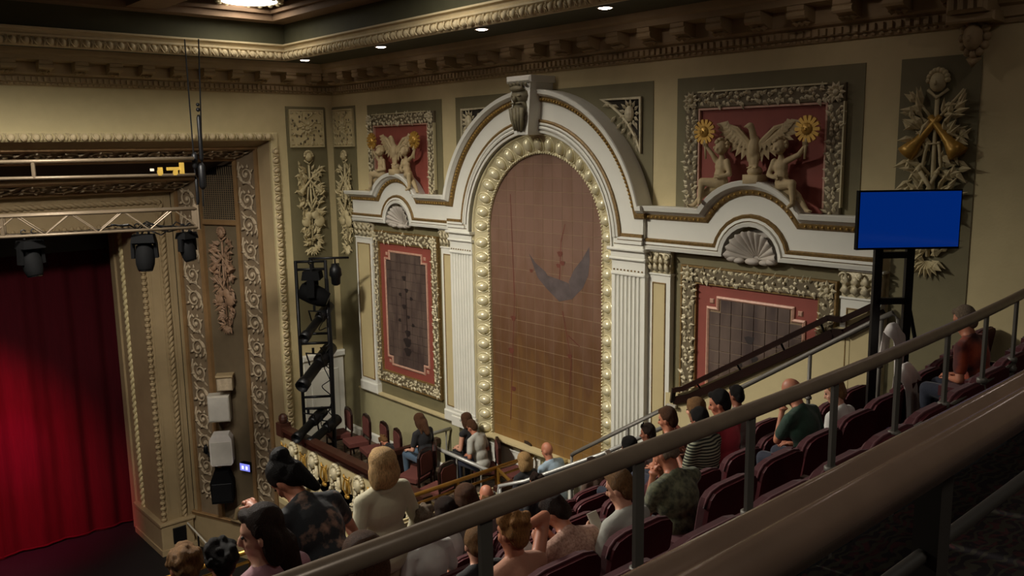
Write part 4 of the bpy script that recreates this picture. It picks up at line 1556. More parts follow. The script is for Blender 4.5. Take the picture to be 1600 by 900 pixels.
for cx, nm in ((-SC, 'nearer the stage'), (SC, 'on the near side, left of the television')):
    eagle(cx, 'plaster eagle with spread wings on a ball, ' + nm)
cherub(SC, 1, 'cherub sitting right of the near eagle, lifting a gold sun torch')
cherub(SC, -1, 'cherub sitting left of the near eagle, lifting a gold sun torch')
cherub(-SC, 1, 'pale lit cherub right of the eagle nearer the stage, lifting a sun torch')
cherub(-SC, -1, 'shadowed cherub left of the eagle nearer the stage, lifting a sun torch')
flush()

# white panelled dado on the stage wall beside the corner
dd = MB().bbox(8.95, 9.96, YS - 0.05, YS, -6.5, -4.7, 0.01).bbox(8.9, 10.0, YS - 0.1, YS, -4.7, -4.55, 0.03).bbox(9.1, 9.82, YS - 0.065, YS, -6.2, -4.95, 0.02)
struct(dd, 'trim_white_dado', WHITE)
# ================================================================ stage lighting, speakers, television
def moving_head(t, c, s=1.0, yaw=0.0, tilt=0.5):
    # hangs below c: base, yoke, head
    c = V(c)
    R = M4.Rotation(yaw, 3, 'Z')
    b = MB()
    b.add([tuple(c + R @ V(v) * s) for v in ((-.17, -.13, -.12), (.17, -.13, -.12), (.17, .13, -.12), (-.17, .13, -.12), (-.15, -.11, 0), (.15, -.11, 0), (.15, .11, 0), (-.15, .11, 0))],
          [(3, 2, 1, 0), (4, 5, 6, 7), (0, 1, 5, 4), (1, 2, 6, 5), (2, 3, 7, 6), (3, 0, 4, 7)])
    b.build('base', BLACKP, t)
    y = MB()
    for sx in (-1, 1):
        y.bar(c + R @ V((sx * .16, 0, -.12)) * s, c + R @ V((sx * .17, 0, -.36)) * s, .05 * s, .1 * s, R @ V((0, 1, 0)))
    y.bar(c + R @ V((-.17, 0, -.13)) * s, c + R @ V((.17, 0, -.13)) * s, .1 * s, .04 * s)
    y.build('yoke', BLACKP, t)
    d = R @ V((0, -math.sin(tilt), -math.cos(tilt)))
    p = c + R @ V((0, 0, -.34)) * s
    h = MB()
    rot = d.to_track_quat('Z', 'Y').to_matrix()
    h.lathe([(.08 * s, -.2 * s), (.13 * s, -.16 * s), (.145 * s, 0), (.135 * s, .12 * s), (.11 * s, .2 * s), (.10 * s, .22 * s)], p, rot, 14)
    h.build('head', BLACKP, t, True)
    l = MB().lathe([(.095 * s, .2 * s), (.095 * s, .225 * s), (.05 * s, .232 * s)], p, rot, 14)
    l.build('lens', mat('dark_glass', '#2a2d33', 0.1, spec=0.8), t, True)
    for sx in (-.08, .08):
        k = MB()
        k.tube([c + R @ V((sx, 0, 0)) * s, c + R @ V((sx, 0, .09)) * s], .02 * s, 6)
        k.tube([c + R @ V((sx, 0, .13)) * s + V((.035 * math.cos(a), 0, .035 * math.sin(a))) * s for a in [PI * .1 + i * .35 for i in range(16)]], .01 * s, 5)
        k.build('clamp', BLACK, t)


# lighting truss in front of the proscenium
A, B = V((1.6, 15.0, -1.2)), V((5.48, 13.9, -1.2))
t = thing('lighting_truss', 'pale metal box truss hanging across the stage with lamps below', 'truss', A)
ax = (B - A)
LT = ax.length
ax.normalize()
sd = V((0, 0, 1)).cross(ax).normalized() * 0.15
ch = MB()
for o in (sd, -sd):
    for z in (0.0, 0.30):
        nm = MB().tube([o + V((0, 0, z)), o + V((0, 0, z)) + ax * LT], 0.025, 8)
        nm.build('chord', ALU, t, True)
n = int(LT / 0.36)
for face, (o1, o2, zz) in enumerate(((sd, sd, 1), (-sd, -sd, 1), (sd, -sd, 0))):
    for i in range(n):
        p0 = ax * (i * LT / n)
        p1 = ax * ((i + 1) * LT / n)
        if zz:
            a, b = (p0 + o1, p1 + o2 + V((0, 0, 0.30))) if i % 2 else (p0 + o1 + V((0, 0, 0.30)), p1 + o2)
        else:
            a, b = (p0 + o1, p1 + o2) if i % 2 else (p0 + o2, p1 + o1)
        MB().tube([a, b], 0.012, 6).build('brace', ALU, t)
for f in (0.32, 0.99):
    for o in (sd, -sd):
        MB().bar(ax * LT * f + o, ax * LT * f + o + V((0, 0, 0.3)), 0.05, 0.02).build('upright', ALU, t)
MB().bar(ax * LT + sd + V((0, 0, -0.03)), ax * LT + sd + V((0, 0, 0.36)), 0.05, 0.05).bar(ax * LT - sd + V((0, 0, -0.03)), ax * LT - sd + V((0, 0, 0.36)), 0.05, 0.05).bar(ax * LT - sd + V((0, 0, 0.15)), ax * LT + sd + V((0, 0, 0.15)), 0.05, 0.04).build('end_plate', ALU, t)
cb = MB()
rnd = random.Random(2)
for k in range(4):
    pts = []
    f0 = rnd.uniform(0.55, 0.8)
    for i in range(9):
        f = f0 + i * 0.03
        if f > 0.99:
            break
        pts.append(ax * LT * f + sd * rnd.uniform(-0.9, 0.9) + V((0, 0, rnd.uniform(-0.1, 0.12))))
    cb.tube(pts, 0.012, 5)
cb.tube([ax * LT * f + V((0, 0, 0.0 - 0.02)) for f in (0.1, 0.5, 0.8, 0.97)], 0.012, 5)
cb.build('cable', BLACK, t)
for f, lab, sc_, yw, tl in ((0.40, 'black moving head lamp hanging from the truss, farthest from the corner, over the dark curtain', 1.0, 0.3, 0.3), (0.795, 'large black moving head lamp hanging under the middle of the truss end', 1.05, -0.5, 0.25), (0.955, 'smaller black moving head lamp hanging at the truss end by the grille', 0.85, 0.4, 0.3)):
    c = A + ax * LT * f + V((0, 0, 0.05))
    m_ = thing('moving_head_lamp', lab, 'stage lamp', c - V((0, 0, 0.13)), 0, 'moving head lamps under the truss')
    moving_head(m_, (0, 0, 0), sc_, yw, tl)
# upper pipe pair with yellow clamps
A2, B2 = V((1.7, 15.0, -0.34)), V((5.52, 13.95, -0.36))
t = thing('lighting_pipe', 'pair of pale horizontal pipes hanging above the truss with yellow clamps', 'pipe', A2)
ax2 = B2 - A2
MB().tube([(0, 0, 0.24), ax2 + V((0, 0, 0.26))], 0.032, 8).build('upper_pipe', ALU, t, True)
MB().tube([(0, 0, 0.0), ax2], 0.028, 8).build('lower_pipe', ALU, t, True)
MB().tube([ax2 * 0.42, ax2 * 0.42 + V((0, 0, 0.24))], 0.03, 8).build('spacer', ALU, t)
YEL = mat('yellow_paint', '#a88a3c', 0.5, var=0.15)
y = MB()
for f, w_ in ((0.868, 0.06), (0.925, 0.26)):
    p = ax2 * f
    y.box(p.x - w_ / 2, p.x + w_ / 2, p.y - 0.03, p.y + 0.03, 0.06, 0.11)
    y.box(p.x - 0.04, p.x + 0.03, p.y - 0.03, p.y + 0.03, -0.02, 0.06)
p = ax2 * 0.95
y.box(p.x - 0.03, p.x + 0.03, p.y - 0.03, p.y + 0.03, 0.0, 0.18)
y.build('yellow_clamp', YEL, t)
MB().bar(ax2 * 0.83 + V((0, 0, 0.09)), ax2 * 0.845 + V((0, 0, 0.09)), 0.04, 0.04).build('white_tag', WHITEP, t)
# hoist cables
t = thing('hoist_cable', 'black chain hoist cables hanging from the ceiling to the truss end', 'cable', (5.5, 14.0, -0.9))
for (x0, y0, x1, y1, zlo) in ((0.1, 0.18, 0.04, 0.0, 0.02), (0.28, 0.06, 0.13, -0.02, 0.02)):
    MB().tube([(x0, y0, 2.7), (x1, y1, zlo)], 0.012, 6).build('cable', BLACK, t)
h = MB()
for (x, y, z0, z1, r) in ((0.07, 0.05, 0.62, 0.9, 0.05), (0.165, 0.0, 0.75, 1.5, 0.035), (0.06, 0.02, 0.05, 0.5, 0.03), (0.15, -0.01, 0.3, 0.72, 0.06)):
    h.lathe([(r * .5, z0), (r, z0 + .05), (r, z1 - .05), (r * .5, z1)], (x, y, 0), None, 10)
h.ell((0.165, 0, 1.58), 0.035).ell((0.165, 0, 1.66), 0.03)
h.build('hoist', BLACK, t, True)

# black ladder tower with spotlights in the corner
def profile_spot(c, d, L, r, name_label, gr):
    c, d = V(c), V(d).normalized()
    t = thing('profile_spotlight', name_label, 'stage lamp', c, 0, gr)
    rot = d.to_track_quat('Z', 'Y').to_matrix()
    MB().lathe([(r * .6, -L * .5), (r * 1.05, -L * .46), (r * 1.1, -L * .1), (r * .8, -L * .04)], (0, 0, 0), rot, 14).build('lamp_house', BLACK, t, True)
    MB().lathe([(r * .78, -L * .06), (r * .8, L * .36), (r * .98, L * .38), (r * 1.0, L * .5), (r * .9, L * .5), (r * .85, L * .42)], (0, 0, 0), rot, 14).build('barrel', BLACK, t, True)
    MB().lathe([(r * .84, L * .40), (r * .84, L * .425)], (0, 0, 0), rot, 14).build('lens', mat('dark_glass', '#2a2d33', 0.1), t)
    k = MB()
    s_ = d.cross(V((0, 0, 1))).normalized()
    u = s_.cross(d)
    k.tube([s_ * r * 1.2, s_ * r * 1.2 + u * r * 2.2, -s_ * r * 1.2 + u * r * 2.2, -s_ * r * 1.2], 0.018, 6)
    k.tube([u * r * 2.2, u * r * 2.2 + V((0, 0, 0.12))], 0.03, 6)
    k.build('yoke', BLACK, t)
    return t


TX, TY = 8.5, 15.8
tw = thing('lighting_ladder', 'tall black ladder tower carrying spotlights in the stage corner of the box', 'lighting stand', (TX, TY, -6.5))
vx = V((0.82, -0.57, 0)) * 0.3
for s_ in (-1, 1):
    MB().tube([vx * s_, vx * s_ + V((0, 0, 4.28))], 0.035, 8).build('upright', BLACK, tw, True)
for z in (0.35, 1.15, 1.4, 2.55, 2.75, 4.1, 4.26):
    MB().tube([-vx + V((0, 0, z)), vx + V((0, 0, z))], 0.028, 8).build('rung', BLACK, tw, True)
MB().tube([-vx * 0.1 + V((0, 0, 4.32)), vx * 2.6 + V((0, 0, 4.32))], 0.025, 8).build('side_arm', BLACK, tw, True)
MB().box(-0.45, 0.45, -0.04, 0.04, 0, 0.05).box(-0.04, 0.04, -0.4, 0.4, 0, 0.05).build('foot', BLACK, tw)
cb = MB()
rnd = random.Random(4)
for k in range(9):
    z = rnd.uniform(0.3, 3.9)
    pts = [vx * (1 - 0.02) + V((0, -0.04, z)), vx * rnd.uniform(0, .6) + V((rnd.uniform(-.1, .1), -0.08, z - rnd.uniform(.1, .4))), vx * rnd.uniform(-.6, .6) + V((0, -0.06, z + rnd.uniform(-.6, .1))), vx + V((0, -0.04, z - rnd.uniform(.2, .8)))]
    q = []
    for i in range(13):
        f = i / 12
        m_ = 1 - f
        q.append(pts[0] * m_ ** 3 + pts[1] * 3 * m_ * m_ * f + pts[2] * 3 * m_ * f * f + pts[3] * f ** 3)
    cb.tube(q, 0.011, 5)
for k in range(3):
    cb.tube([vx + V((0.02 * k - .03, -0.045, 3.9)), vx * 1.06 + V((0.02 * k - .03, -0.06, 2.4)), vx * 0.97 + V((0.03 * k - .03, -0.05, 1.3)), vx * 1.03 + V((0, -0.05, 0.05))], 0.016, 5)
cb.build('cable', BLACK, tw)
G = 'spotlights on the ladder tower'
b0 = V((TX, TY, -6.5))
dl = V((-0.75, -0.45, -0.35))
profile_spot(b0 + V((-0.02, -0.2, 3.05)), (-0.72, -0.45, -0.36), 1.25, 0.11, 'black profile spotlight second from the top of the ladder tower', G)
profile_spot(b0 + V((-0.08, -0.2, 2.12)), (-0.75, -0.45, -0.38), 1.4, 0.14, 'long black profile spotlight in the middle of the ladder tower', G)
profile_spot(b0 + V((-0.3, -0.2, 0.92)), (-0.8, -0.45, -0.22), 1.15, 0.11, 'black profile spotlight near the foot of the ladder tower, upper of two', G)
profile_spot(b0 + V((-0.02, -0.24, 0.72)), (-0.85, -0.4, -0.2), 1.1, 0.11, 'black profile spotlight lowest on the ladder tower', G)
m_ = thing('moving_head_lamp', 'black moving head lamp hanging in the top bay of the ladder tower', 'stage lamp', b0 + V((0, -0.05, 4.1)))
moving_head(m_, (0, 0, -0.02), 1.45, 0.9, 1.15)
h = thing('hanging_par_lamp', 'small black lamp hanging from the side arm of the ladder tower', 'stage lamp', b0 + vx * 1.65 + V((0, 0, 4.3)))
MB().lathe([(0.05, -0.55), (0.09, -0.52), (0.1, -0.38), (0.13, -0.34), (0.12, -0.2), (0.05, -0.1)], n=14).build('lamp_house', BLACK, h, True)
MB().tube([(0, 0, -0.1), (0, 0, 0.02)], 0.02, 6).tube([(0.1, 0, -0.3), (0.08, 0, -0.1), (-0.08, 0, -0.1), (-0.1, 0, -0.3)], 0.012, 6).build('yoke', BLACK, h)

# speakers and small items on the proscenium panel
SN = V((-0.931, -0.365, 0))


def sp(s_, d, z):
    return V((8.49, YS, 0)) + V((-0.365, 0.931, 0)) * s_ + SN * d + V((0, 0, z))


t = thing('wall_speaker', 'square white loudspeaker box on the proscenium panel, topmost of three', 'loudspeaker', sp(1.82, 0.2, -6.12), -0.55)
MB().bbox(-0.24, 0.24, -0.2, 0.12, 0, 0.62, 0.02).build('cabinet', WHITEP, t)
MB().bbox(-0.22, 0.22, -0.21, -0.19, 0.03, 0.59, 0.006).build('grille_cloth', mat('white_grille_cloth', '#c2bcb2', 0.8), t)
t = thing('wall_speaker', 'rounded cream loudspeaker on the proscenium panel, middle of three', 'loudspeaker', sp(1.84, 0.2, -7.17), -0.55)
MB().prism([(-0.21, 0), (0.21, 0), (0.25, 0.05), (0.25, 0.62), (0.18, 0.74), (-0.18, 0.74), (-0.25, 0.62), (-0.25, 0.05)], -0.2, 0.12).build('cabinet', CLOTHW, t)
MB().prism([(-0.2, 0.03), (0.2, 0.03), (0.22, 0.07), (0.22, 0.57), (-0.22, 0.57), (-0.22, 0.07)], -0.215, -0.19).build('grille_cloth', mat('white_grille_cloth', '#c2bcb2', 0.8), t)
t = thing('wall_speaker', 'black loudspeaker on the proscenium panel, lowest of three', 'loudspeaker', sp(1.9, 0.2, -8.1), -0.55)
MB().prism([(-0.24, 0), (0.24, 0), (0.26, 0.5), (0.16, 0.76), (-0.16, 0.76), (-0.26, 0.5)], -0.2, 0.12).build('cabinet', BLACKP, t)
MB().bbox(-0.22, 0.22, -0.215, -0.19, 0.04, 0.48, 0.008).build('grille', BLACK, t)
t = thing('wall_light_box', 'small dim grey box fixed above the white loudspeaker', 'wall box', sp(1.66, 0.12, -5.37), -0.55)
MB().bbox(-0.17, 0.17, -0.24, 0.06, 0, 0.3, 0.02).build('housing', SCROLLM, t)
MB().bbox(-0.19, 0.19, -0.27, 0.06, 0.3, 0.36, 0.02).build('lid', TAN, t)
BLUE = emitmat('blue_sign_light', (0.28, 0.30, 1.0), 0.9)
t = thing('lit_wall_sign', 'small glowing blue violet sign on the proscenium panel beside the black speaker', 'sign', sp(1.29, -0.02, -7.33), PA)
MB().bbox(-0.16, 0.16, -0.1, 0.04, 0, 0.19, 0.01).build('housing', BLACKP, t)
MB().bbox(-0.15, 0.15, -0.108, -0.1, 0.01, 0.18, 0.003).build('lit_face', BLUE, t)
WB = emitmat('pale_sign_mark', (0.75, 0.78, 1.0), 1.6)
for x in (-0.06, 0.06):
    MB().bbox(x - 0.03, x + 0.03, -0.112, -0.107, 0.05, 0.13, 0.002).build('lit_mark', WB, t)
t = thing('clip_microphone', 'small black lamp arm clamped to the edge of the scrolled band', 'lamp', sp(2.2, 0.05, -7.2), PA)
MB().tube([(0, -0.02, -0.25), (0.02, -0.1, 0.0), (-0.1, -0.18, 0.22)], 0.03, 6).ell((-0.12, -0.2, 0.3), (0.06, 0.06, 0.12)).box(-0.04, 0.05, -0.14, 0.0, -0.05, 0.05).build('arm', BLACK, t, True)

# handrail at the stage steps and the low dark steps
t = thing('step_handrail', 'pale sloping metal handrail by the steps at the stage edge', 'handrail', (7.1, 19.6, ZF))
MB().tube([(0.0, 0.4, 0.69), (0.24, -0.6, 0.18)], 0.022, 8).build('rail', WHITEP, t, True)
MB().tube([(0.08, -0.02, 0), (0.08, -0.02, 0.47)], 0.02, 6).build('post', BLACK, t)

# television on a stand in the side aisle
tl = V((7.74, 3.87, -0.44))
tr = V((8.47, 3.24, -0.42))
bl = V((7.65, 3.83, -1.00))
ctr = V((8.06, 3.53, -0.715))
u = (tr - tl)
u.z = 0
W = u.length
rz = math.atan2(u.y, u.x)
TVF = -3.55
t = thing('television', 'flat screen television with a plain blue screen on a black stand', 'television', (ctr.x, ctr.y, TVF), rz)
z0 = ctr.z - TVF
h = 0.275
body = MB().bbox(-W / 2, W / 2, -0.03, 0.03, z0 - h, z0 + h, 0.006)
body.build('housing', BLACKP, t)
m = bpy.data.materials.new('blue_screen')
m.use_nodes = True
nt = m.node_tree
b = nt.nodes['Principled BSDF']
b.inputs['Base Color'].default_value = (0.002, 0.004, 0.02, 1)
b.inputs['Roughness'].default_value = 0.12
b.inputs['Emission Color'].default_value = (0.0, 0.024, 0.2, 1)
b.inputs['Emission Strength'].default_value = 0.7
MB().bbox(-W / 2 + 0.014, W / 2 - 0.014, -0.0335, -0.03, z0 - h + 0.02, z0 + h - 0.014, 0.001).build('screen', m, t)
for x in (-0.24, 0.06):
    MB().bar((x, 0.05, 0.0), (x, 0.05, z0 - h + 0.1), 0.075, 0.05, (0, 1, 0)).build('pole', BLACK, t)
for z in (z0 - h - 0.06, z0 - h - 0.5):
    MB().bar((-0.24, 0.05, z), (0.06, 0.05, z), 0.05, 0.06).build('crossbar', BLACK, t)
MB().box(-0.45, 0.27, -0.05, 0.15, -0.02, 0.04).box(-0.45, -0.38, -0.3, 0.4, -0.02, 0.04).box(0.2, 0.27, -0.3, 0.4, -0.02, 0.04).build('stand_base', BLACK, t)
MB().tube([(0.08, 0.06, z0 - h - 0.52), (0.2, 0.1, z0 - h - 0.95)], 0.02, 6).build('cable', BLACK, t)
MB().box(-0.4, 0.2, -0.1, 0.2, 0.35, 0.4).build('shelf', BLACK, t)
# ================================================================ balcony
def curv(x):
    return 0.0115 * max(0.0, x - 2.4) ** 2


def rowfloor(k):
    return -2.35 - 0.5 * k


CARPET = bpy.data.materials.new('patterned_carpet')
CARPET.use_nodes = True
nt = CARPET.node_tree
b = nt.nodes['Principled BSDF']
b.inputs['Roughness'].default_value = 0.95
tc = nt.nodes.new('ShaderNodeTexCoord')
ns = nt.nodes.new('ShaderNodeTexNoise')
ns.inputs['Scale'].default_value = 6
ns.inputs['Detail'].default_value = 2
ns.inputs['Distortion'].default_value = 2.5
wv = nt.nodes.new('ShaderNodeTexWave')
wv.wave_type = 'RINGS'
wv.inputs['Scale'].default_value = 9
wv.inputs['Distortion'].default_value = 9
wv.inputs['Detail'].default_value = 1.5
nt.links.new(tc.outputs['Object'], ns.inputs['Vector'])
nt.links.new(tc.outputs['Object'], wv.inputs['Vector'])
r1 = nt.nodes.new('ShaderNodeValToRGB')
r1.color_ramp.elements[0].position = 0.5
r1.color_ramp.elements[1].position = 0.62
r1.color_ramp.elements[0].color = (*srgb('#1c1419'), 1)
r1.color_ramp.elements[1].color = (*srgb('#4a2224'), 1)
r2 = nt.nodes.new('ShaderNodeValToRGB')
r2.color_ramp.elements[0].position = 0.62
r2.color_ramp.elements[1].position = 0.75
r2.color_ramp.elements[0].color = (0, 0, 0, 1)
r2.color_ramp.elements[1].color = (1, 1, 1, 1)
mx = nt.nodes.new('ShaderNodeMix')
mx.data_type = 'RGBA'
nt.links.new(ns.outputs[0], r1.inputs[0])
nt.links.new(wv.outputs[0], r2.inputs[0])
nt.links.new(r2.outputs[0], mx.inputs[0])
nt.links.new(r1.outputs[0], mx.inputs[6])
mx.inputs[7].default_value = (*srgb('#3a352a'), 1)
nt.links.new(mx.outputs[2], b.inputs['Base Color'])

DARKFLOOR = mat('dark_balcony_floor', '#1d1416', 0.9, var=0.3)
# stepped floor of the balcony, one slab a row
fl = MB()
fl.box(-5, XW, -1.0, 0.62, -2.2, -1.45)
struct(fl, 'floor_upper_tier', CARPET)
struct(MB().box(-5, XW, 0.62, 1.86, -2.6, -1.92), 'floor_cross_aisle', CARPET)
st = MB()
xs = [-5, -2, 0.5, 2.4, 4, 5.2, 6.4, 7.5, 8.9]
for k in range(9):
    z = rowfloor(k)
    for xa, xb in zip(xs[:-1], xs[1:]):
        ya, yb = 1.86 + 0.9 * k, 1.86 + 0.9 * (k + 1)
        if k == 8:
            yb = 10.6
        c0, c1 = curv(xa), curv(xb)
        f0, f1 = (0 if k == 0 else 1), (0 if k == 8 else 1)
        lo = z - 0.7
        v = [(xa, ya + c0 * f0, lo), (xb, ya + c1 * f0, lo), (xb, yb + c1 * f1, lo), (xa, yb + c0 * f1, lo)]
        v += [(a, b_, z) for a, b_, _ in v]
        st.add(v, [(3, 2, 1, 0), (4, 5, 6, 7), (0, 1, 5, 4), (1, 2, 6, 5), (2, 3, 7, 6), (3, 0, 4, 7)])
struct(st, 'floor_balcony_steps', DARKFLOOR)
# stairs of the wall aisle, a slab a step
st = MB()
for i in range(26):
    y = 2.0 + i * 0.265
    z = -2.1 - i * 0.155
    st.box(8.9, XW, y, y + 0.27, z - 0.8, z)
struct(st, 'floor_aisle_stairs', CARPET)
struct(MB().box(7.1, XW, 8.85, 10.55, -6.9, -6.3), 'floor_side_platform', CARPET)
# balcony front and the side box
struct(MB().box(-5, 9.9, 10.6, 10.75, -7.8, -5.75), 'wall_balcony_front', CREAM)
struct(MB().box(8.0, XW, 10.75, YS, -6.8, -6.5), 'floor_box', mat('box_carpet', '#6b5a44', 0.9, var=0.4, vscale=10, col2='#3d2f2a'))
struct(MB().box(8.95, XW, 10.75, 13.1, -6.5, -6.2), 'floor_box_platform', mat('box_carpet', '#6b5a44', 0.9))
struct(MB().box(8.0, 8.95, 10.75, 12.6, -6.5, -6.3), 'floor_box_step', mat('box_carpet', '#6b5a44', 0.9))
# box parapet with swags, masks and gilt lyres
px = 8.0
t = thing('box_parapet', 'curving cream box front with plaster masks, garlands and gilt lyres under a wooden cap', 'parapet', (px, 13.9, -7.5))
MB().box(0, 0.18, -2.6, 2.7, 0.0, 1.55).build('front', CREAM, t)
MB().box(-0.06, 0.14, -2.6, 2.72, 1.62, 1.70).build('wooden_cap', PARAR, t)
MB().box(-0.03, 0.11, -2.6, 2.72, 1.50, 1.62).build('cap_moulding', WOODR, t)
MB().box(-0.12, 0.2, -2.6, 2.7, 0.0, 0.12).box(-0.05, 0.2, -2.6, 2.7, 0.12, 0.2).build('base_moulding', CREAM, t)
MB().box(-0.08, 0.16, 2.5, 2.72, 1.5, 1.78).ell((0.04, 2.6, 1.86), (0.1, 0.12, 0.12)).build('corner_post', PARAR, t)
mk = MB()
mk.ell((-0.07, 0, 1.3), (0.09, 0.1, 0.13)).ell((-0.16, 0, 1.28), (0.025, 0.02, 0.03), nu=6, nv=4)
for k in range(9):
    a = PI * k / 8
    mk.ell((-0.05, 0.12 * math.cos(a), 1.34 + 0.13 * math.sin(a)), (0.05, 0.04, 0.04), nu=6, nv=4)
for sg in (-1, 1):
    mk.tube([(-0.05, sg * 0.1, 1.25), (-0.06, sg * 0.13, 1.05), (-0.04, sg * 0.09, 0.85)], [0.035, 0.045, 0.015], 6)
mko = mk.build('mask', CARVE, t, True)
mko.location = (0, 2.05, 0)
mkm = mko.data
sw = MB()
rnd = random.Random(8)
for k in range(46):
    f = k / 45
    y = -0.36 + 0.72 * f
    z = 1.12 - 0.5 * math.sin(PI * f)
    for q in range(3):
        sw.ell((-0.05 - rnd.uniform(0, .06), y + rnd.uniform(-.03, .03), z + rnd.uniform(-.05, .05)), rnd.uniform(.022, .04), nu=6, nv=4)
swo = sw.build('garland', CARVE, t, True)
swo.location = (0, 1.62, 0)
ly = MB()
for sg in (-1, 1):
    ly.tube([(-0.06, sg * 0.02, 0.98), (-0.07, sg * 0.12, 1.08), (-0.07, sg * 0.1, 1.2), (-0.06, sg * 0.07, 1.3), (-0.06, sg * 0.11, 1.38)], 0.02, 6)
ly.tube([(-0.07, -0.1, 1.32), (-0.07, 0.1, 1.32)], 0.015, 5)
for k in (-0.03, 0, 0.03):
    ly.tube([(-0.06, k, 1.02), (-0.06, k, 1.32)], 0.008, 4)
ly.ell((-0.06, 0, 0.96), (0.04, 0.08, 0.05))
lyo = ly.build('gilt_lyre', GOLD, t, True)
lyo.location = (0, 2.45, 0)
for i in range(5):
    y = 2.05 - 0.86 * (i + 1)
    unit(mkm, 'mask', t, (0, y, 0))
    unit(swo.data, 'garland', t, (0, 1.62 - 0.86 * (i + 1), 0))
for i in range(5):
    unit(lyo.data, 'gilt_lyre', t, (0, 1.62 - 0.86 * i, 0))
# brass and wooden rails on the balcony front and box
t = thing('brass_guard_rail', 'long double brass rail along the top of the balcony front', 'rail', (3.0, 10.68, -5.75))
MB().tube([(-0.5, 0, 0.36), (6.9, 0, 0.36)], 0.035, 8).build('top_rail', BRASS, t, True)
MB().tube([(-0.5, 0.02, 0.2), (6.9, 0.02, 0.2)], 0.022, 8).build('lower_rail', BRASS, t, True)
for x in (0.4, 1.6, 2.8, 4.0, 5.2, 6.05, 6.85):
    MB().bar((x, 0, 0), (x, 0, 0.36), 0.05, 0.05, (0, 1, 0)).build('post', BRASS, t)
t = thing('brass_stair_rail', 'brass rail running back up the aisle from the balcony front', 'rail', (8.3, 9.6, -6.35))
MB().tube([(0.75, 1.05, 0.95), (0.2, -0.4, 0.95), (0.0, -0.9, 1.1)], 0.03, 8).build('top_rail', BRASS, t, True)
MB().tube([(0.75, 1.05, 0.72), (0.2, -0.4, 0.72)], 0.02, 8).build('lower_rail', BRASS, t, True)
for x, y in ((0.72, 1.0), (0.25, -0.3)):
    MB().tube([(x, y, 0), (x, y, 0.95)], 0.025, 6).build('post', BRASS, t)
t = thing('curved_grey_rail', 'pale grey tube rail curving round the aisle of the box', 'rail', (9.1, 12.0, -6.35))
pts = [(-0.05, -1.15, 0.85), (-0.02, 0.6, 0.85), (0.03, 0.9, 0.85), (0.13, 1.08, 0.85), (0.3, 1.15, 0.85), (0.86, 1.15, 0.85)]
MB().tube(pts, 0.035, 8).build('rail', GREYRAIL, t, True)
for x, y in ((-0.05, -0.9), (-0.04, -0.2), (-0.02, 0.5), (0.25, 1.14), (0.75, 1.15)):
    MB().tube([(x, y, 0.0 if y < 1 else -0.1), (x, y, 0.85)], 0.018, 6).build('post', GREYRAIL, t)
t = thing('box_divider_rail', 'dark wooden rail dividing the front of the box, behind the grey jacket', 'rail', (8.9, 13.55, -6.5))
MB().box(-0.5, 1.05, -0.06, 0.06, 0.62, 0.72).build('cap', WOOD, t)
MB().box(-0.5, 1.05, -0.03, 0.03, 0.0, 0.62).build('panel', WOODR, t)
# small chairs of the box
CH = {}


def box_chair(loc, rz, label):
    if 'c' in CH:
        return copy_tree(CH['c'], loc, rz, label)
    t = thing('box_chair', label, 'chair', loc, rz, 'upholstered chairs in the side box')
    MB().bbox(-0.23, 0.23, -0.22, 0.22, 0.40, 0.48, 0.02).build('seat', CHAIRF, t)
    bk = MB().prism([(-0.22, 0.52), (0.22, 0.52), (0.23, 0.88), (0.17, 0.97), (0.08, 1.0), (-0.08, 1.0), (-0.17, 0.97), (-0.23, 0.88)], -0.27, -0.23)
    bk.build('backrest', WOODR, t)
    MB().prism([(-0.18, 0.56), (0.18, 0.56), (0.19, 0.86), (0.13, 0.93), (-0.13, 0.93), (-0.19, 0.86)], -0.285, -0.215).build('back_pad', CHAIRF, t)
    for sx in (-1, 1):
        MB().tube([(sx * 0.2, -0.25, 0.55), (sx * 0.2, -0.23, 0.4), (sx * 0.21, -0.27, 0.0)], 0.02, 6).build('leg', WOODR, t)
        MB().tube([(sx * 0.2, 0.19, 0.41), (sx * 0.2, 0.2, 0.0)], 0.02, 6).build('leg', WOODR, t)
    MB().box(-0.21, 0.21, -0.2, 0.2, 0.36, 0.4).build('seat_frame', WOODR, t)
    CH['c'] = t
    return t


for i, (x, y, z, rz, lab) in enumerate(((9.0, 15.9, -6.5, 1.35, 'box chair with dark red pad nearest the lighting tower'), (9.02, 15.2, -6.5, 1.35, 'box chair second from the lighting tower along the parapet'),
                                        (9.0, 14.5, -6.5, 1.35, 'box chair third from the lighting tower along the parapet'), (8.95, 13.95, -6.5, 1.3, 'box chair fourth from the lighting tower, beside the blonde head'),
                                        (8.5, 12.35, -6.3, 0.35, 'red backed box chair right of the standing blonde woman, upper of two'), (8.42, 11.55, -6.3, 0.2, 'red backed box chair right of the standing blonde woman, lower of two'),
                                        (8.78, 12.5, -6.3, 0.9, 'box chair under the woman in black shirt and jeans'), (9.55, 12.2, -6.2, 1.2, 'box chair under the woman in a black vest by the wall'),
                                        (9.5, 11.55, -6.2, 1.0, 'box chair under the man in a pale shirt'), (9.75, 11.0, -6.2, 1.45, 'empty box chair right of the man in a pale shirt'))):
    box_chair((x, y, z), rz, lab)

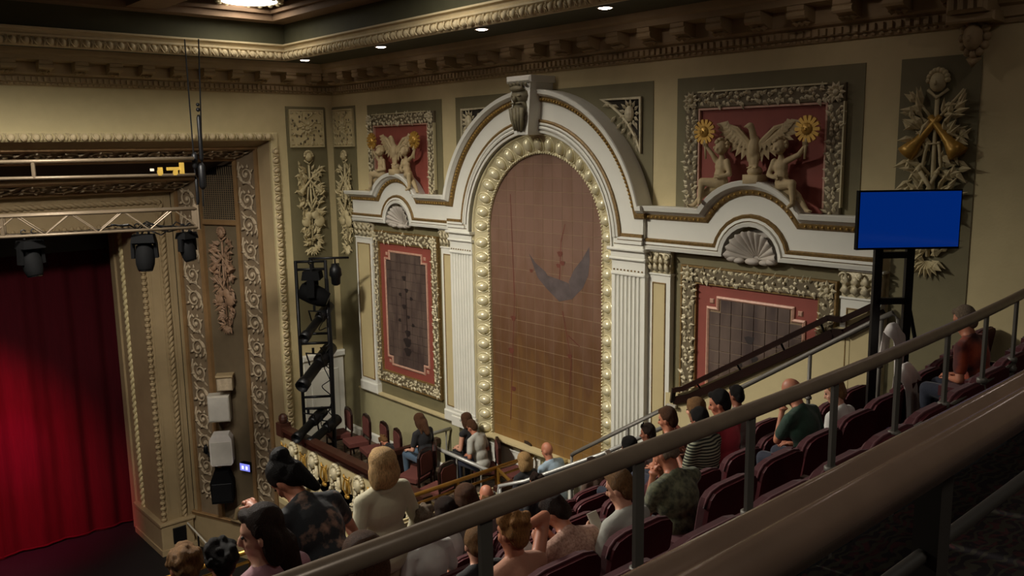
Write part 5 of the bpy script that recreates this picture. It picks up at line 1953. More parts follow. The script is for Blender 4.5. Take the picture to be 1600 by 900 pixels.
# sloping dado and handrail along the wall aisle
t = thing('wall_stair_dado', None, None, (XW, 0, 0), 0)
t['kind'] = 'structure'
t.name = 'trim_stair_dado'
pl = [(7.75, -5.3), (7.75, -3.62), (7.45, -3.58), (5.12, -2.24), (4.95, -2.24), (4.95, -5.3)]
mb = MB()
n = len(pl)
vs = [(-0.12, y, z) for y, z in pl] + [(0.0, y, z) for y, z in pl]
mb.add(vs, [tuple(range(n)), tuple(range(2 * n - 1, n - 1, -1))] + [(i, n + i, n + (i + 1) % n, (i + 1) % n) for i in range(n)])
mb.build('dado_panel', CREAM, t)
t = thing('wall_handrail', 'double dark wooden handrail sloping down the wall aisle', 'handrail', (XW - 0.12, 6.3, -3.0))
lo = [(0, 1.28, -0.70), (0, 1.0, -0.6), (0, -1.15, 0.68), (0, -1.3, 0.7), (0, -1.75, 1.0)]
hi = [(-0.1, 1.22, -0.52), (-0.1, 1.05, -0.46), (-0.1, -1.12, 0.88), (-0.1, -1.3, 0.88), (-0.1, -1.7, 1.12)]
for nm, p, w_ in (('lower_rail', lo, 0.11), ('upper_rail', hi, 0.06)):
    m_ = MB()
    for a, b in zip(p[:-1], p[1:]):
        m_.bar(a, b, 0.07, w_, (1, 0, 0)) if nm == 'upper_rail' else m_.bar(a, b, w_, 0.12, (1, 0, 0))
    m_.build(nm, WOODR, t)
MB().bar((-0.06, 1.28, -0.72), (-0.1, 1.22, -0.5), 0.06, 0.05).build('end_turn', WOODR, t)
MB().box(-0.09, -0.05, 1.2, 1.36, -0.79, -0.755).build('end_plate', WHITEP, t)
for f in (0.1, 0.4, 0.7, 0.95):
    a = V(lo[1]).lerp(V(lo[2]), f)
    b = V(hi[1]).lerp(V(hi[2]), f)
    MB().tube([a, b], 0.014, 6).build('bracket', BLACK, t)


def tube_rail(name, label, pts, r, posts, m, collar=0.45, drop=1.25, flat=False, cat='handrail'):
    o = V(pts[0])
    t = thing(name, label, cat, (o.x, o.y, o.z - drop))
    P = [V(p) - o + V((0, 0, drop)) for p in pts]
    MB().tube(P, r, 10).build('rail', m, t, True)
    for f in posts:
        L = [0]
        for a, b in zip(P[:-1], P[1:]):
            L.append(L[-1] + (b - a).length)
        s_ = f * L[-1]
        i = max(j for j in range(len(P) - 1) if L[j] <= s_ + 1e-9)
        p = P[i].lerp(P[i + 1], (s_ - L[i]) / max(1e-6, L[i + 1] - L[i]))
        po = MB().tube([p - V((0, 0, drop + 0.05)), p], r * 0.75, 8).build('post', m, t, True)
        MB().lathe([(r * 0.8, -0.045), (r * 1.3, -0.04), (r * 1.3, -0.015), (r * 0.95, -0.01), (r * 0.95, 0.01), (r * 1.3, 0.015), (r * 1.3, 0.04), (r * 0.8, 0.045)], p - V((0, 0, collar)), None, 10).build('collar', m, po, True)
    return t


tube_rail('aisle_handrail', 'thin grey pipe handrail of the wall aisle, upper flight', [(8.9, 5.85, -2.99), (8.9, 5.8, -2.95), (8.9, 4.2, -1.9), (8.9, 4.0, -1.78), (8.9, 3.93, -1.84), (8.9, 3.92, -2.2)], 0.03, (0.0, 0.42, 0.78), STEEL, 0.5, 1.5)
tube_rail('aisle_handrail', 'thin dark pipe handrail of the wall aisle, lower flight', [(8.9, 8.74, -4.61), (8.9, 8.68, -4.56), (8.9, 6.95, -3.46), (8.9, 6.85, -3.5), (8.9, 6.8, -3.9)], 0.03, (0.0, 0.5), STEEL, 0.5, 1.2)
GR = tube_rail('aisle_guard_rail', 'pale grey bent pipe guard by the lower aisle steps', [(7.6, 9.0, -5.35), (7.55, 8.85, -4.75), (7.8, 8.6, -4.68), (8.4, 7.7, -4.2), (8.9, 7.0, -3.75)], 0.03, (0.2, 0.7), GREYRAIL, 0.4, 0.5)
tube_rail('aisle_guard_rail', 'slim grey pipe rail slanting in front of the brass post', [(6.9, 9.8, -5.6), (7.35, 8.9, -4.85), (7.42, 8.8, -4.8)], 0.028, (0.5,), STEEL, 0.3, 0.8)

# the front rail of the cross aisle and the near rail
pts = []
x = -1.0
while x < 9.6:
    pts.append((x, 1.845 + curv(x), -1.05))
    x += 0.5
t = thing('front_balcony_rail', 'long painted metal guard rail with collared posts crossing the view', 'rail', (0, 0, -1.92))
mb = MB()
prof_top = 0.87
for dz, r in ((0.87, 0.036),):
    mb.tube([(a, b, c + 1.92) for a, b, c in pts], [0.034] * len(pts), 12, sq=0.85)
mb.build('top_rail', RAILM, t, True)
MB().tube([(a, b + 0.0, 0.40) for a, b, c in pts], 0.012, 8).build('lower_tube', STEEL, t, True)
for i in range(13):
    x = 0.82 + 0.695 * i
    if x > 9.3:
        break
    y = 1.845 + curv(x)
    p = MB().bar((x, y, 0.38), (x, y, 0.84), 0.016, 0.045, (1, 0, 0)).bar((x, y, -0.02), (x, y, 0.36), 0.03, 0.03, (1, 0, 0)).build('post', STEEL, t)
    MB().lathe([(0.022, -0.05), (0.032, -0.045), (0.032, -0.02), (0.024, -0.015), (0.024, 0.015), (0.032, 0.02), (0.032, 0.045), (0.022, 0.05)], (x, y, 0.40), None, 10).build('collar', STEEL, p, True)
POSTM = mat('dark_rail_post_paint', '#3a3632', 0.5, 0.2, var=0.2)
pts2 = []
x = -1.0
while x < 6.5:
    pts2.append((x, 0.585 + 0.004 * max(0, x - 1) ** 2, -0.5))
    x += 0.35
t = thing('near_balcony_rail', 'thick glossy painted rail nearest the viewer at the balcony edge', 'rail', (0, 0, -1.45))
mb = MB()
# broad moulded top: two rounded ridges
sec = [(-0.05, -0.03)] + [(-0.024 + 0.027 * math.cos(a), 0.005 + 0.024 * math.sin(a)) for a in [PI * (1 - i / 12) for i in range(12)]] + [(0.027 + 0.026 * math.cos(a), 0.0 + 0.024 * math.sin(a)) for a in [PI * (0.93 - i / 12) for i in range(12)]] + [(0.05, -0.03)]
vs, fs = [], []
for a, b, c in pts2:
    vs += [(a, b + u_, c + 1.45 + v_ - 0.02) for u_, v_ in sec]
k = len(sec)
for i in range(len(pts2) - 1):
    for j in range(k):
        fs.append((i * k + j, i * k + (j + 1) % k, (i + 1) * k + (j + 1) % k, (i + 1) * k + j))
mb.add(vs, fs)
mb.build('top_rail', RAILB, t, True)
MB().tube([(a, b + 0.01, 0.72) for a, b, c in pts2], 0.013, 8).build('lower_tube', POSTM, t, True)
for x in (0.3, 1.52, 2.75, 3.97, 5.2):
    y = 0.59 + 0.004 * max(0, x - 1) ** 2
    MB().bar((x, y, -0.02), (x, y, 0.9), 0.045, 0.05, (1, 0, 0)).build('post', POSTM, t)


# ---------------------------------------------------------------- theatre seats
SEAT = {}


def seat(loc, label, down):
    key = 'down' if down else 'up'
    if key in SEAT:
        return copy_tree(SEAT[key], loc, None, label)
    t = thing('theatre_seat', label, 'seat', loc, 0, 'maroon fold-up seats of the balcony')
    # back with rounded shoulders, leaning back a little
    out = [(-0.245, 0.40), (0.245, 0.40), (0.248, 0.76), (0.238, 0.815), (0.205, 0.848), (0.13, 0.865), (-0.13, 0.865), (-0.205, 0.848), (-0.238, 0.815), (-0.248, 0.76)]

    def lean(mb):
        mb.v = [(x, y - (z - 0.40) * 0.16, z) for x, y, z in mb.v]
        return mb
    sh = MB().prism(out, -0.03, 0.0)
    lean(sh).build('back_shell', SEATSHELL, t)
    pad = MB()
    inn = [(x * 0.97, 0.41 + (z - 0.40) * 0.975) for x, z in out]
    pad.prism(inn, 0.0, 0.05)
    n = len(inn)
    pad.add([(x, 0.05, z) for x, z in inn] + [(x * 0.86, 0.075, 0.63 + (z - 0.63) * 0.86) for x, z in inn], [(i, (i + 1) % n, n + (i + 1) % n, n + i) for i in range(n)] + [tuple(range(n, 2 * n))])
    lean(pad).build('back_pad', VELVET, t, False)
    edge = MB().tube([(x, 0.0 - (z - 0.4) * 0.16, z) for x, z in out[2:]], 0.012, 5)
    edge.build('top_piping', VELVET, t, True)
    if down:
        s_ = MB().bbox(-0.225, 0.225, 0.06, 0.5, 0.38, 0.46, 0.02)
    else:
        s_ = MB().bbox(-0.215, 0.215, 0.11, 0.17, 0.40, 0.68, 0.02)
    s_.build('seat', VELVET, t)
    a = MB().bar((0.265, 0.02, 0.60), (0.265, 0.3, 0.585), 0.04, 0.03)
    a.build('armrest', WOODR, t)
    MB().prism([(-0.02, 0.0), (0.28, 0.0), (0.22, 0.6), (0.02, 0.6)], 0.0, 0.02)
    sd_ = MB()
    pl_ = [(0.02, 0.0), (0.28, 0.0), (0.24, 0.585), (-0.01, 0.60)]
    sd_.add([(0.25, y, z) for y, z in pl_] + [(0.28, y, z) for y, z in pl_], [(3, 2, 1, 0), (4, 5, 6, 7)] + [(i, (i + 1) % 4, 4 + (i + 1) % 4, 4 + i) for i in range(4)])
    sd_.build('side_standard', BLACK, t)
    SEAT[key] = t
    return t
# ================================================================ audience
CM = cam.matrix_world.to_3x3()


def ray(x, y):
    return CM @ V(((x - 800) / 1344.08, -(y - 450) / 1344.08, -1.0))


def cloth(name, col, rough=0.85, **k):
    k.setdefault('bump', 0.12)
    k.setdefault('bscale', 40)
    return mat(name, col, rough, sheen=0.15, **k)


def hairmat(name, col):
    return mat(name, col, 0.6, var=0.5, vscale=18, bump=0.7, bscale=45, stretch=(9, 9, 1.2), spec=0.2)


H_BLACK = hairmat('black_hair', '#15100e')
H_DARK = hairmat('dark_brown_hair', '#2e1d14')
H_BROWN = hairmat('brown_hair', '#5a3b26')
H_LBROWN = hairmat('light_brown_hair', '#8a653f')
H_BLOND = hairmat('blonde_hair', '#c39c68')
H_PALE = hairmat('pale_blonde_hair', '#e0b67e')
H_GREY = hairmat('grey_hair', '#8d7a66')
H_GINGER = hairmat('ginger_hair', '#b07c48')
C_BLACK = cloth('black_cotton', '#161518')
C_NAVY = cloth('navy_cotton', '#1d2233')
C_JEANS = cloth('blue_denim', '#44586b', var=0.25)
C_KHAKI = cloth('khaki_cotton', '#a8987c')
C_GREYT = cloth('pale_grey_cotton', '#b3b2a8')
C_BLUE = cloth('light_blue_shirt', '#a9bfd0')
C_WHITE = cloth('white_shirt', '#d6d3cc')
C_RED = cloth('red_shirt', '#b03340')
C_PINK = cloth('hot_pink_shirt', '#e0305a')
C_DUSTY = cloth('dusty_pink_shirt', '#9a6f76')
C_GREEN = cloth('dark_green_shirt', '#2c4a3a', var=0.4, vscale=8)
C_OLIVE = cloth('olive_patterned_shirt', '#77795c', col2='#3c3f30', vscale=22)
C_FLORAL = cloth('black_floral_shirt', '#8a6a58', col2='#14161a', vscale=9)
for e_ in C_FLORAL.node_tree.nodes:
    if e_.type == 'VALTORGB':
        e_.color_ramp.elements[0].position = 0.56
        e_.color_ramp.elements[1].position = 0.68
C_PDOT = cloth('pinkish_speckled_blouse', '#b08a78', col2='#8a6555', vscale=60)
C_CREAMJ = cloth('cream_jacket', '#bfb89c', var=0.08)
C_ORANGE = cloth('orange_shirt', '#a8441f', col2='#4a1c18', vscale=5)
C_BROWN = cloth('brown_shirt', '#5a4638')
C_GREY = cloth('grey_shirt', '#77706a')
C_PEACH = cloth('peach_shirt', '#c08a70')
C_STRIPE = bpy.data.materials.new('striped_tee')
C_STRIPE.use_nodes = True
nt = C_STRIPE.node_tree
tc = nt.nodes.new('ShaderNodeTexCoord')
wv = nt.nodes.new('ShaderNodeTexWave')
wv.bands_direction = 'Z'
wv.inputs['Scale'].default_value = 11
wv.inputs['Distortion'].default_value = 0.6
rr = nt.nodes.new('ShaderNodeValToRGB')
rr.color_ramp.elements[0].position = 0.45
rr.color_ramp.elements[1].position = 0.6
rr.color_ramp.elements[0].color = (*srgb('#23251f'), 1)
rr.color_ramp.elements[1].color = (*srgb('#9a9c84'), 1)
nt.links.new(tc.outputs['Object'], wv.inputs['Vector'])
nt.links.new(wv.outputs[0], rr.inputs[0])
nt.links.new(rr.outputs[0], nt.nodes['Principled BSDF'].inputs['Base Color'])
nt.nodes['Principled BSDF'].inputs['Roughness'].default_value = 0.9
SHOE = mat('dark_shoe', '#1a1614', 0.5)

PEOPLE = []      # (root x, row) of everyone seated in the rows, for placing the seats


def fingers(ex, palm, d, n, side, s, curl=0.5):
    d, n = d.normalized(), n.normalized()
    w_ = d.cross(n).normalized()
    n = w_.cross(d).normalized()
    for i, L in enumerate((0.066, 0.075, 0.07, 0.055)):
        b = palm + d * 0.038 * s + w_ * ((i - 1.5) * 0.0185 * s)
        pts = [b - d * 0.02 * s, b]
        a = 0
        for q in range(3):
            a += curl * (0.7 + 0.15 * i)
            b = b + (d * math.cos(a) + n * math.sin(a)) * (L * s * (0.42 - 0.06 * q))
            pts.append(b)
        ex.tube(pts, [0.0095 * s, 0.0095 * s, 0.0088 * s, 0.008 * s, 0.0055 * s], 7)
    b = palm - d * 0.018 * s + w_ * (side * 0.03 * s)
    p1 = b + (d * 0.55 + w_ * side * 0.7 + n * 0.3).normalized() * 0.035 * s
    p2 = p1 + (d * 0.85 + w_ * side * 0.15 + n * 0.4).normalized() * 0.028 * s
    ex.tube([b - w_ * side * 0.012 * s, b, p1, p2], [0.012 * s, 0.0125 * s, 0.0105 * s, 0.007 * s], 7)


def human(label, px, py, row=None, pos=None, floor=None, yaw=0, stand=False, lean=6, side=0, nod=6, turn=0, arms='lap', sleeve='short', skin=SKIN, shirt=C_BLACK, pants=C_NAVY,
          hair=('short', H_DARK), w_=1.0, s=None, glasses=False, fine=0.0125, group='people in the audience', hips=0.24, top=None, ears=True):
    la, na = math.radians(lean), math.radians(lean + nod)
    sa = math.radians(side)
    up = V((math.sin(sa), math.sin(la) * math.cos(sa), math.cos(la) * math.cos(sa)))
    hz = 0.93 if stand else 0.50
    hip = V((0, 0, hz))
    waist = hip + V((0, 0, 0.02)) + up * 0.15
    chest = hip + up * 0.36
    neck = hip + up * 0.53
    nv = V((math.sin(sa) * 0.8, math.sin(na), math.cos(na)))
    head = neck + nv * 0.165
    fw = V((0, math.cos(na), -math.sin(na)))
    RH = M4.Rotation(math.radians(turn), 3, 'Z') @ M4.Rotation(-na, 3, 'X')
    Rz = M4.Rotation(math.radians(yaw), 3, 'Z')
    # where the person is
    r = ray(px, py)
    if pos is not None:
        hw = V(pos)
    else:
        t_ = (2.1 + 0.9 * row) / r.y
        for _ in range(6):
            P = r * t_
            target = 1.93 + 0.9 * row + curv(P.x) + hips
            t_ *= 1 + (target - (P.y - (Rz @ head).y)) / P.y
        hw = r * t_
        floor = rowfloor(row)
    if s is None:
        s = max(0.86, min(1.14, (hw.z - floor) / head.z))
    o = Rz @ head * s
    root = V((hw.x - o.x, hw.y - o.y, hw.z - o.z))
    t = thing('person', label, 'person', root, math.radians(yaw), group)
    if row is not None:
        PEOPLE.append((root.x, row, stand))
    B, SH, PT, EX = MB(), MB(), MB(), MB()
    Rl = M4.Rotation(-la, 3, 'X') @ M4.Rotation(sa, 3, 'Y')
    # torso
    tor = ((hip, (0.165 * w_, 0.125, 0.12)), (waist, (0.145 * w_, 0.108, 0.13)), (chest, (0.162 * w_, 0.112, 0.17)))
    for c, q in tor:
        B.ell(c, q, Rl, 12, 8)
        SH.ell(c, (q[0] + 0.017, q[1] + 0.017, q[2] + 0.012), Rl, 14, 8)
    shl = {}
    rt = (Rl @ V((1, 0, 0)))
    for sx in (-1, 1):
        shl[sx] = neck - up * 0.06 + rt * (sx * 0.175 * w_)
    B.limb(shl[-1], shl[1], 0.056, 0.056)
    SH.limb(shl[-1], shl[1], 0.068, 0.068)
    SH.limb(neck - up * 0.07, neck - up * 0.004, 0.085, 0.074)
    SH.ell(neck - up * 0.1, (0.16 * w_, 0.1, 0.08), Rl, 14, 8)
    B.limb(neck - up * 0.05, neck + nv * 0.1, 0.066, 0.057)
    for sx in (-1, 1):
        B.limb(neck + up * 0.005, shl[sx], 0.052, 0.045)
        SH.limb(neck - up * 0.008, shl[sx], 0.06, 0.06)
    # head
    def hp(x, y, z):
        return head + RH @ V((x, y, z))
    B.ell(hp(0, -0.008, 0.022), (0.074, 0.093, 0.104), RH, 14, 10)
    B.ell(hp(0, 0.026, -0.05), (0.058, 0.06, 0.074), RH, 12, 8)
    B.ell(hp(0, 0.062, -0.105), (0.026, 0.022, 0.02), RH, 8, 6)
    B.limb(hp(0, 0.084, 0.012), hp(0, 0.103, -0.03), 0.010, 0.016, 8)
    B.ell(hp(0, 0.074, 0.032), (0.055, 0.016, 0.013), RH, 8, 6)
    B.ell(hp(0, 0.08, -0.068), (0.027, 0.013, 0.013), RH, 8, 6)
    for sx in (-1, 1):
        B.ell(hp(sx * 0.04, 0.058, -0.028), (0.024, 0.024, 0.024), RH, 8, 6)
        if ears:
            B.ell(hp(sx * 0.079, -0.008, -0.012), (0.012, 0.022, 0.034), RH @ M4.Rotation(-sx * 0.35, 3, 'Z'), 8, 6)
    # legs
    hpx = 0.095 * w_
    for sx in (-1, 1):
        h0 = hip + V((sx * hpx, 0.02, -0.03))
        if stand:
            kn, an = V((sx * 0.1, 0.02, 0.50)), V((sx * 0.1, -0.01, 0.09))
        else:
            kn, an = V((sx * 0.12, 0.43, 0.50)), V((sx * 0.11, 0.42, 0.09))
        B.limb(h0, kn, 0.082, 0.055).limb(kn, an, 0.054, 0.036)
        B.limb(an + V((0, -0.02, -0.045)), an + V((0, 0.15, -0.05)), 0.038, 0.03, sq=1)
        PT.limb(h0, kn, 0.096, 0.069).limb(kn, an + V((0, 0, 0.03)), 0.068, 0.052)
        sh = MB().limb(an + V((0, -0.03, -0.05)), an + V((0, 0.17, -0.055)), 0.046, 0.036, 10)
        sh.build('shoe', SHOE, t, True)
    PT.ell(hip, (0.178 * w_, 0.14, 0.12), Rl, 12, 8)
    # arms
    def tgt(sx):
        c = arms if isinstance(arms, str) else arms[0 if sx < 0 else 1]
        if c == 'lap':
            return V((sx * 0.06, 0.27, hz + 0.13)), V((-sx * 0.5, 0.8, 0.1)), V((0, 0.2, -1)), 0.35
        if c == 'knee':
            return V((sx * 0.12, 0.36, hz + 0.1)), V((-sx * 0.1, 1, -0.1)), V((0, 0, -1)), 0.2
        if c == 'phone':
            return chest + V((sx * 0.05, 0.33, 0.07)), V((-sx * 0.35, 0.6, 0.7)), V((-sx, 0.0, 0.1)), 0.6
        if c == 'face':
            return hp(sx * 0.05, 0.13, -0.1), V((-sx * 0.3, -0.1, 1)), V((-sx * 0.6, -0.6, 0)), 0.7
        if c == 'hold':
            return chest + V((sx * 0.07, 0.30, -0.06)), V((-sx * 0.4, 0.8, 0.4)), V((-sx, 0, 0)), 0.55
        if c == 'reach':
            return neck + V((sx * 0.1, 0.33, -0.06)), V((-sx * 0.3, 0.9, 0.15)), V((0, 0, -1)), 0.3
        if c == 'prop':
            return hip + V((sx * 0.3, 0.16, 0.12 if not stand else 0.02)), V((0, 0.6, -0.6)), V((-sx, 0, 0)), 0.4
        if c == 'head':
            return hp(sx * 0.1, 0.0, 0.03), V((-sx * 0.3, 0, 1)), V((-sx, 0, 0)), 0.5
        return V((sx * 0.235, 0.05, hz - 0.08)), V((0, 0.15, -1)), V((-sx, 0, 0)), 0.25      # 'down'
    for sx in (-1, 1):
        S0 = shl[sx]
        T, d, n_, cu = tgt(sx)
        d = d.normalized()
        wr = T - d * 0.05
        a, b = 0.285, 0.25
        v = wr - S0
        L = min(v.length, (a + b) * 0.985)
        if v.length > L:
            wr = S0 + v.normalized() * L
            T = wr + d * 0.05
        x = (a * a - b * b + L * L) / (2 * L)
        hgt = math.sqrt(max(0.0, a * a - x * x))
        vn = (wr - S0).normalized()
        pole = V((sx * 0.45, -0.25, -1))
        pole = (pole - vn * pole.dot(vn)).normalized()
        el = S0 + vn * x + pole * hgt
        B.limb(S0, el, 0.049, 0.039).limb(el, wr, 0.041, 0.027)
        B.ell(T, (0.04, 0.048, 0.02), V(d).to_track_quat('Y', 'Z').to_matrix() if abs(d.dot(V((0, 0, 1)))) < 0.95 else None, 10, 6)
        B.limb(wr, T, 0.026, 0.026)
        fingers(EX, T, d, n_, -sx, 1.0, cu)
        if sleeve == 'long':
            SH.limb(S0, el, 0.064, 0.054).limb(el, wr - d * 0.01, 0.053, 0.04)
        elif sleeve == 'short':
            SH.limb(S0, S0.lerp(el, 0.68), 0.066, 0.062)
        elif sleeve == 'none':
            pass
    t.scale = (s, s, s)
    remesh(B, 'body', skin, t, fine, 2, EX)
    remesh(SH, 'shirt', shirt, t, 0.017, 3)
    remesh(PT, 'trousers', pants, t, 0.02, 3)
    for sx in (-1, 1):
        MB().ell(hp(sx * 0.031, 0.078, 0.008), (0.012, 0.009, 0.008), RH, 8, 6).build('eye', EYE, t, True)
    if sleeve == 'long':
        MB().tube([neck - up * 0.012 + rt * (0.074 * math.cos(a)) + (Rl @ V((0, 1, 0))) * (0.07 * math.sin(a)) - up * (0.03 * max(0, math.sin(a))) for a in [2 * PI * i / 18 for i in range(18)]], 0.019, 8, closed=True).build('collar', shirt, t, True)
    # hair
    st, hm = hair
    Hh = MB()
    rnd = random.Random(int(px) * 7 + int(py))
    vox = 0.012
    if st != 'bald':
        if st in ('fringe', 'balding'):
            for sx in (-1, 1):
                Hh.ell(hp(sx * 0.066, -0.03, -0.005), (0.018, 0.045, 0.04), RH, 8, 6)
            Hh.ell(hp(0, -0.072, -0.01), (0.066, 0.032, 0.05), RH, 10, 6)
            if st == 'balding':
                Hh.ell(hp(0, -0.05, 0.05), (0.066, 0.055, 0.065), RH, 10, 6)
        else:
            Hh.ell(hp(0, -0.022, 0.045), (0.082, 0.094, 0.098), RH, 14, 9)
            Hh.ell(hp(0, -0.055, -0.01), (0.078, 0.058, 0.085), RH, 12, 8)
            for sx in (-1, 1):
                Hh.ell(hp(sx * 0.068, -0.018, 0.03), (0.02, 0.05, 0.045), RH, 8, 6)
            Hh.ell(hp(0.02, 0.058, 0.092), (0.055, 0.032, 0.03), RH, 8, 6)
        if st == 'straight':
            Hh.ell(hp(0, -0.06, -0.06), (0.088, 0.055, 0.11), RH, 12, 8)
            Hh.limb(hp(0, -0.075, -0.08), hp(0, -0.1, -0.2), 0.075, 0.05)
            for sx in (-1, 1):
                Hh.ell(hp(sx * 0.076, -0.045, -0.05), (0.026, 0.05, 0.1), RH, 10, 7)
        if st in ('bob', 'long'):
            for sx in (-1, 1):
                Hh.ell(hp(sx * 0.086, -0.032, -0.05), (0.038, 0.068, 0.11), RH, 10, 7)
            Hh.ell(hp(0, -0.06, -0.055), (0.122, 0.068, 0.115), RH, 14, 9)
            Hh.ell(hp(0, -0.024, 0.045), (0.108, 0.108, 0.1), RH, 14, 9)
        if st == 'long':
            Hh.limb(hp(0, -0.08, -0.08), hp(0, -0.11, -0.27), 0.085, 0.05)
            for sx in (-1, 1):
                Hh.limb(hp(sx * 0.07, -0.04, -0.1), hp(sx * 0.09, -0.05, -0.24), 0.035, 0.02)
        if st == 'ponytail':
            Hh.limb(hp(0, -0.10, -0.02), hp(0, -0.135, -0.03), 0.03, 0.026).limb(hp(0, -0.14, -0.03), hp(-0.01, -0.15, -0.13), 0.034, 0.036).limb(hp(-0.01, -0.15, -0.13), hp(-0.03, -0.13, -0.22), 0.034, 0.012)
        if st == 'bun':
            Hh.ell(hp(0, -0.085, 0.115), (0.062, 0.062, 0.055), RH, 10, 7)
            Hh.ell(hp(0, -0.02, 0.05), (0.092, 0.105, 0.1), RH, 12, 8)
            Hh.limb(hp(0, -0.09, 0.0), hp(0, -0.11, -0.16), 0.06, 0.03)
        if st in ('curly', 'tousled'):
            for i in range(44 if st == 'curly' else 22):
                a, c_ = rnd.uniform(0, 2 * PI), rnd.uniform(-0.45, 1)
                q_ = math.sqrt(1 - c_ * c_)
                v = V((q_ * math.cos(a) * 0.086, q_ * math.sin(a) * 0.1 - 0.022, c_ * 0.1 + 0.045))
                if v.y > 0.045 and v.z < 0.09:
                    continue
                Hh.ell(hp(*v), rnd.uniform(0.022, 0.036), None, 7, 5)
        remesh(Hh, 'hair', hm, t, 0.0115, 1)
        if st == 'ponytail':
            MB().lathe([(0.03, -0.012), (0.035, 0.0), (0.03, 0.012)], hp(0, -0.135, -0.03), RH @ M4.Rotation(PI / 2, 3, 'X'), 10).build('hair_tie', BLACK, t, True)
    if glasses or top == 'sunglasses':
        g = MB()
        dz, dy = (0.0, 0.0) if glasses else (0.115, -0.045)
        for sx in (-1, 1):
            g.tube([hp(sx * 0.033 + 0.024 * math.cos(a), 0.095 + dy, 0.006 + dz + 0.02 * math.sin(a)) for a in [2 * PI * i / 10 for i in range(10)]], 0.003, 5, closed=True)
            g.tube([hp(sx * 0.057, 0.094 + dy, 0.008 + dz), hp(sx * 0.08, 0.0 + dy, 0.006 + dz)], 0.003, 5)
        g.tube([hp(-0.01, 0.096 + dy, 0.008 + dz), hp(0.01, 0.096 + dy, 0.008 + dz)], 0.003, 5)
        if top == 'sunglasses':
            for sx in (-1, 1):
                g.ell(hp(sx * 0.033, 0.09 + dy, 0.006 + dz), (0.024, 0.006, 0.02), RH, 8, 5)
        g.build('glasses', BLACKP, t, True)
    t['_h'] = 0
    del t['_h']
    hand = {}
    for sx in (-1, 1):
        T = tgt(sx)[0]
        hand[sx] = root + Rz @ (T * s)
    return t, hand, Rz


def held(name, label, cat, at_, Rz, size, m, rx=-0.6, rzz=0.0):
    t = thing(name, label, cat, at_)
    t.rotation_euler = (Rz @ (M4.Rotation(rzz, 3, 'Z') @ M4.Rotation(rx, 3, 'X'))).to_euler()
    w2, d2, h2 = (q / 2 for q in size)
    MB().bbox(-w2, w2, -d2, d2, -h2, h2, min(0.004, d2 * 0.8)).build('body', m, t)
    return t


# ---- first seated row and the row behind the near rail
human('older person with grey hair in an orange top, highest up by the right edge', 1507, 500, row=0, hair=('short', H_GREY), shirt=C_ORANGE, turn=10, lean=14, arms='lap', w_=1.25)
human('dark haired person half hidden behind the grey haired person in orange', 1538, 479, row=1, hair=('tousled', H_DARK), shirt=C_PEACH, lean=4)
human('bald man in a dark green shirt leaning on his hand', 1238, 612, row=1, hair=('fringe', H_GREY), shirt=C_GREEN, lean=16, nod=14, arms=('face', 'lap'), skin=SKIN, w_=1.12, turn=15)
human('young dark blond boy in a white collar right of the bald man in green', 1304, 612, row=1, hair=('short', H_LBROWN), shirt=C_WHITE, lean=6, nod=16, turn=25, skin=SKINL, w_=0.9)
_, h, Rz = human('woman with short ginger hair holding her hand up, bottom of the picture', 800, 832, row=1, hair=('tousled', H_GINGER), shirt=C_PEACH, sleeve='none', lean=4, arms=('lap', 'head'), turn=12, skin=SKIN)
_, h, Rz = human('woman in a pinkish speckled blouse bending over her phone with both hands', 868, 800, row=1, hair=('short', H_DARK), shirt=C_PDOT, lean=24, nod=22, arms='phone', turn=18, skin=SKIN, w_=1.12)
held('phone', 'small phone held by the woman in the pinkish speckled blouse', 'phone', (h[-1] + h[1]) / 2 + V((0, 0.02, 0.02)), Rz, (0.075, 0.01, 0.15), BLACKP)
held('programme', 'white folded programme on the knees of the woman in pinkish blouse', 'booklet', h[-1] + V((0.0, 0.08, -0.16)), Rz, (0.16, 0.01, 0.22), CLOTHW, -1.0)
_, h, Rz = human('slim boy with light brown hair in a pale tee, behind the second rail post', 968, 762, row=1, hair=('short', H_LBROWN), shirt=C_GREYT, pants=C_KHAKI, lean=4, nod=16, turn=22, arms='hold', skin=SKINL, w_=0.9)
held('phone', 'phone in a white case held by the boy behind the second rail post', 'phone', (h[-1] + h[1]) / 2 + V((0.02, 0.0, 0.03)), Rz, (0.08, 0.012, 0.16), WHITEP)
human('balding broad man in an olive patterned shirt, arms raised to his face', 1040, 708, row=1, hair=('balding', H_GREY), shirt=C_OLIVE, lean=12, nod=16, arms='face', w_=1.25, turn=12)
# ---- second row
human('woman with blonde streaked ponytail and black top, seen from behind', 742, 850, row=2, hair=('ponytail', H_LBROWN), shirt=C_BLACK, lean=10, nod=6, arms='lap', turn=-12, skin=SKINL)
human('black haired person in a striped tee, right of the man in olive', 1093, 657, row=2, hair=('short', H_BLACK), shirt=C_STRIPE, lean=8, nod=12, skin=SKIND, arms='hold')
_, h, Rz = human('black haired man in a red shirt seen in profile', 1124, 630, row=2, hair=('short', H_BLACK), shirt=C_RED, lean=10, nod=6, turn=30, arms='hold', skin=SKIN)
held('programme', 'white programme held by the man in the red shirt', 'booklet', (h[-1] + h[1]) / 2 + V((0.03, 0.03, 0.02)), Rz, (0.15, 0.008, 0.21), CLOTHW)
human('brown haired head just above the rail at the bottom left, back turned', 565, 872, row=1, hair=('bob', H_BROWN), shirt=C_BLACK, lean=4, arms='lap')
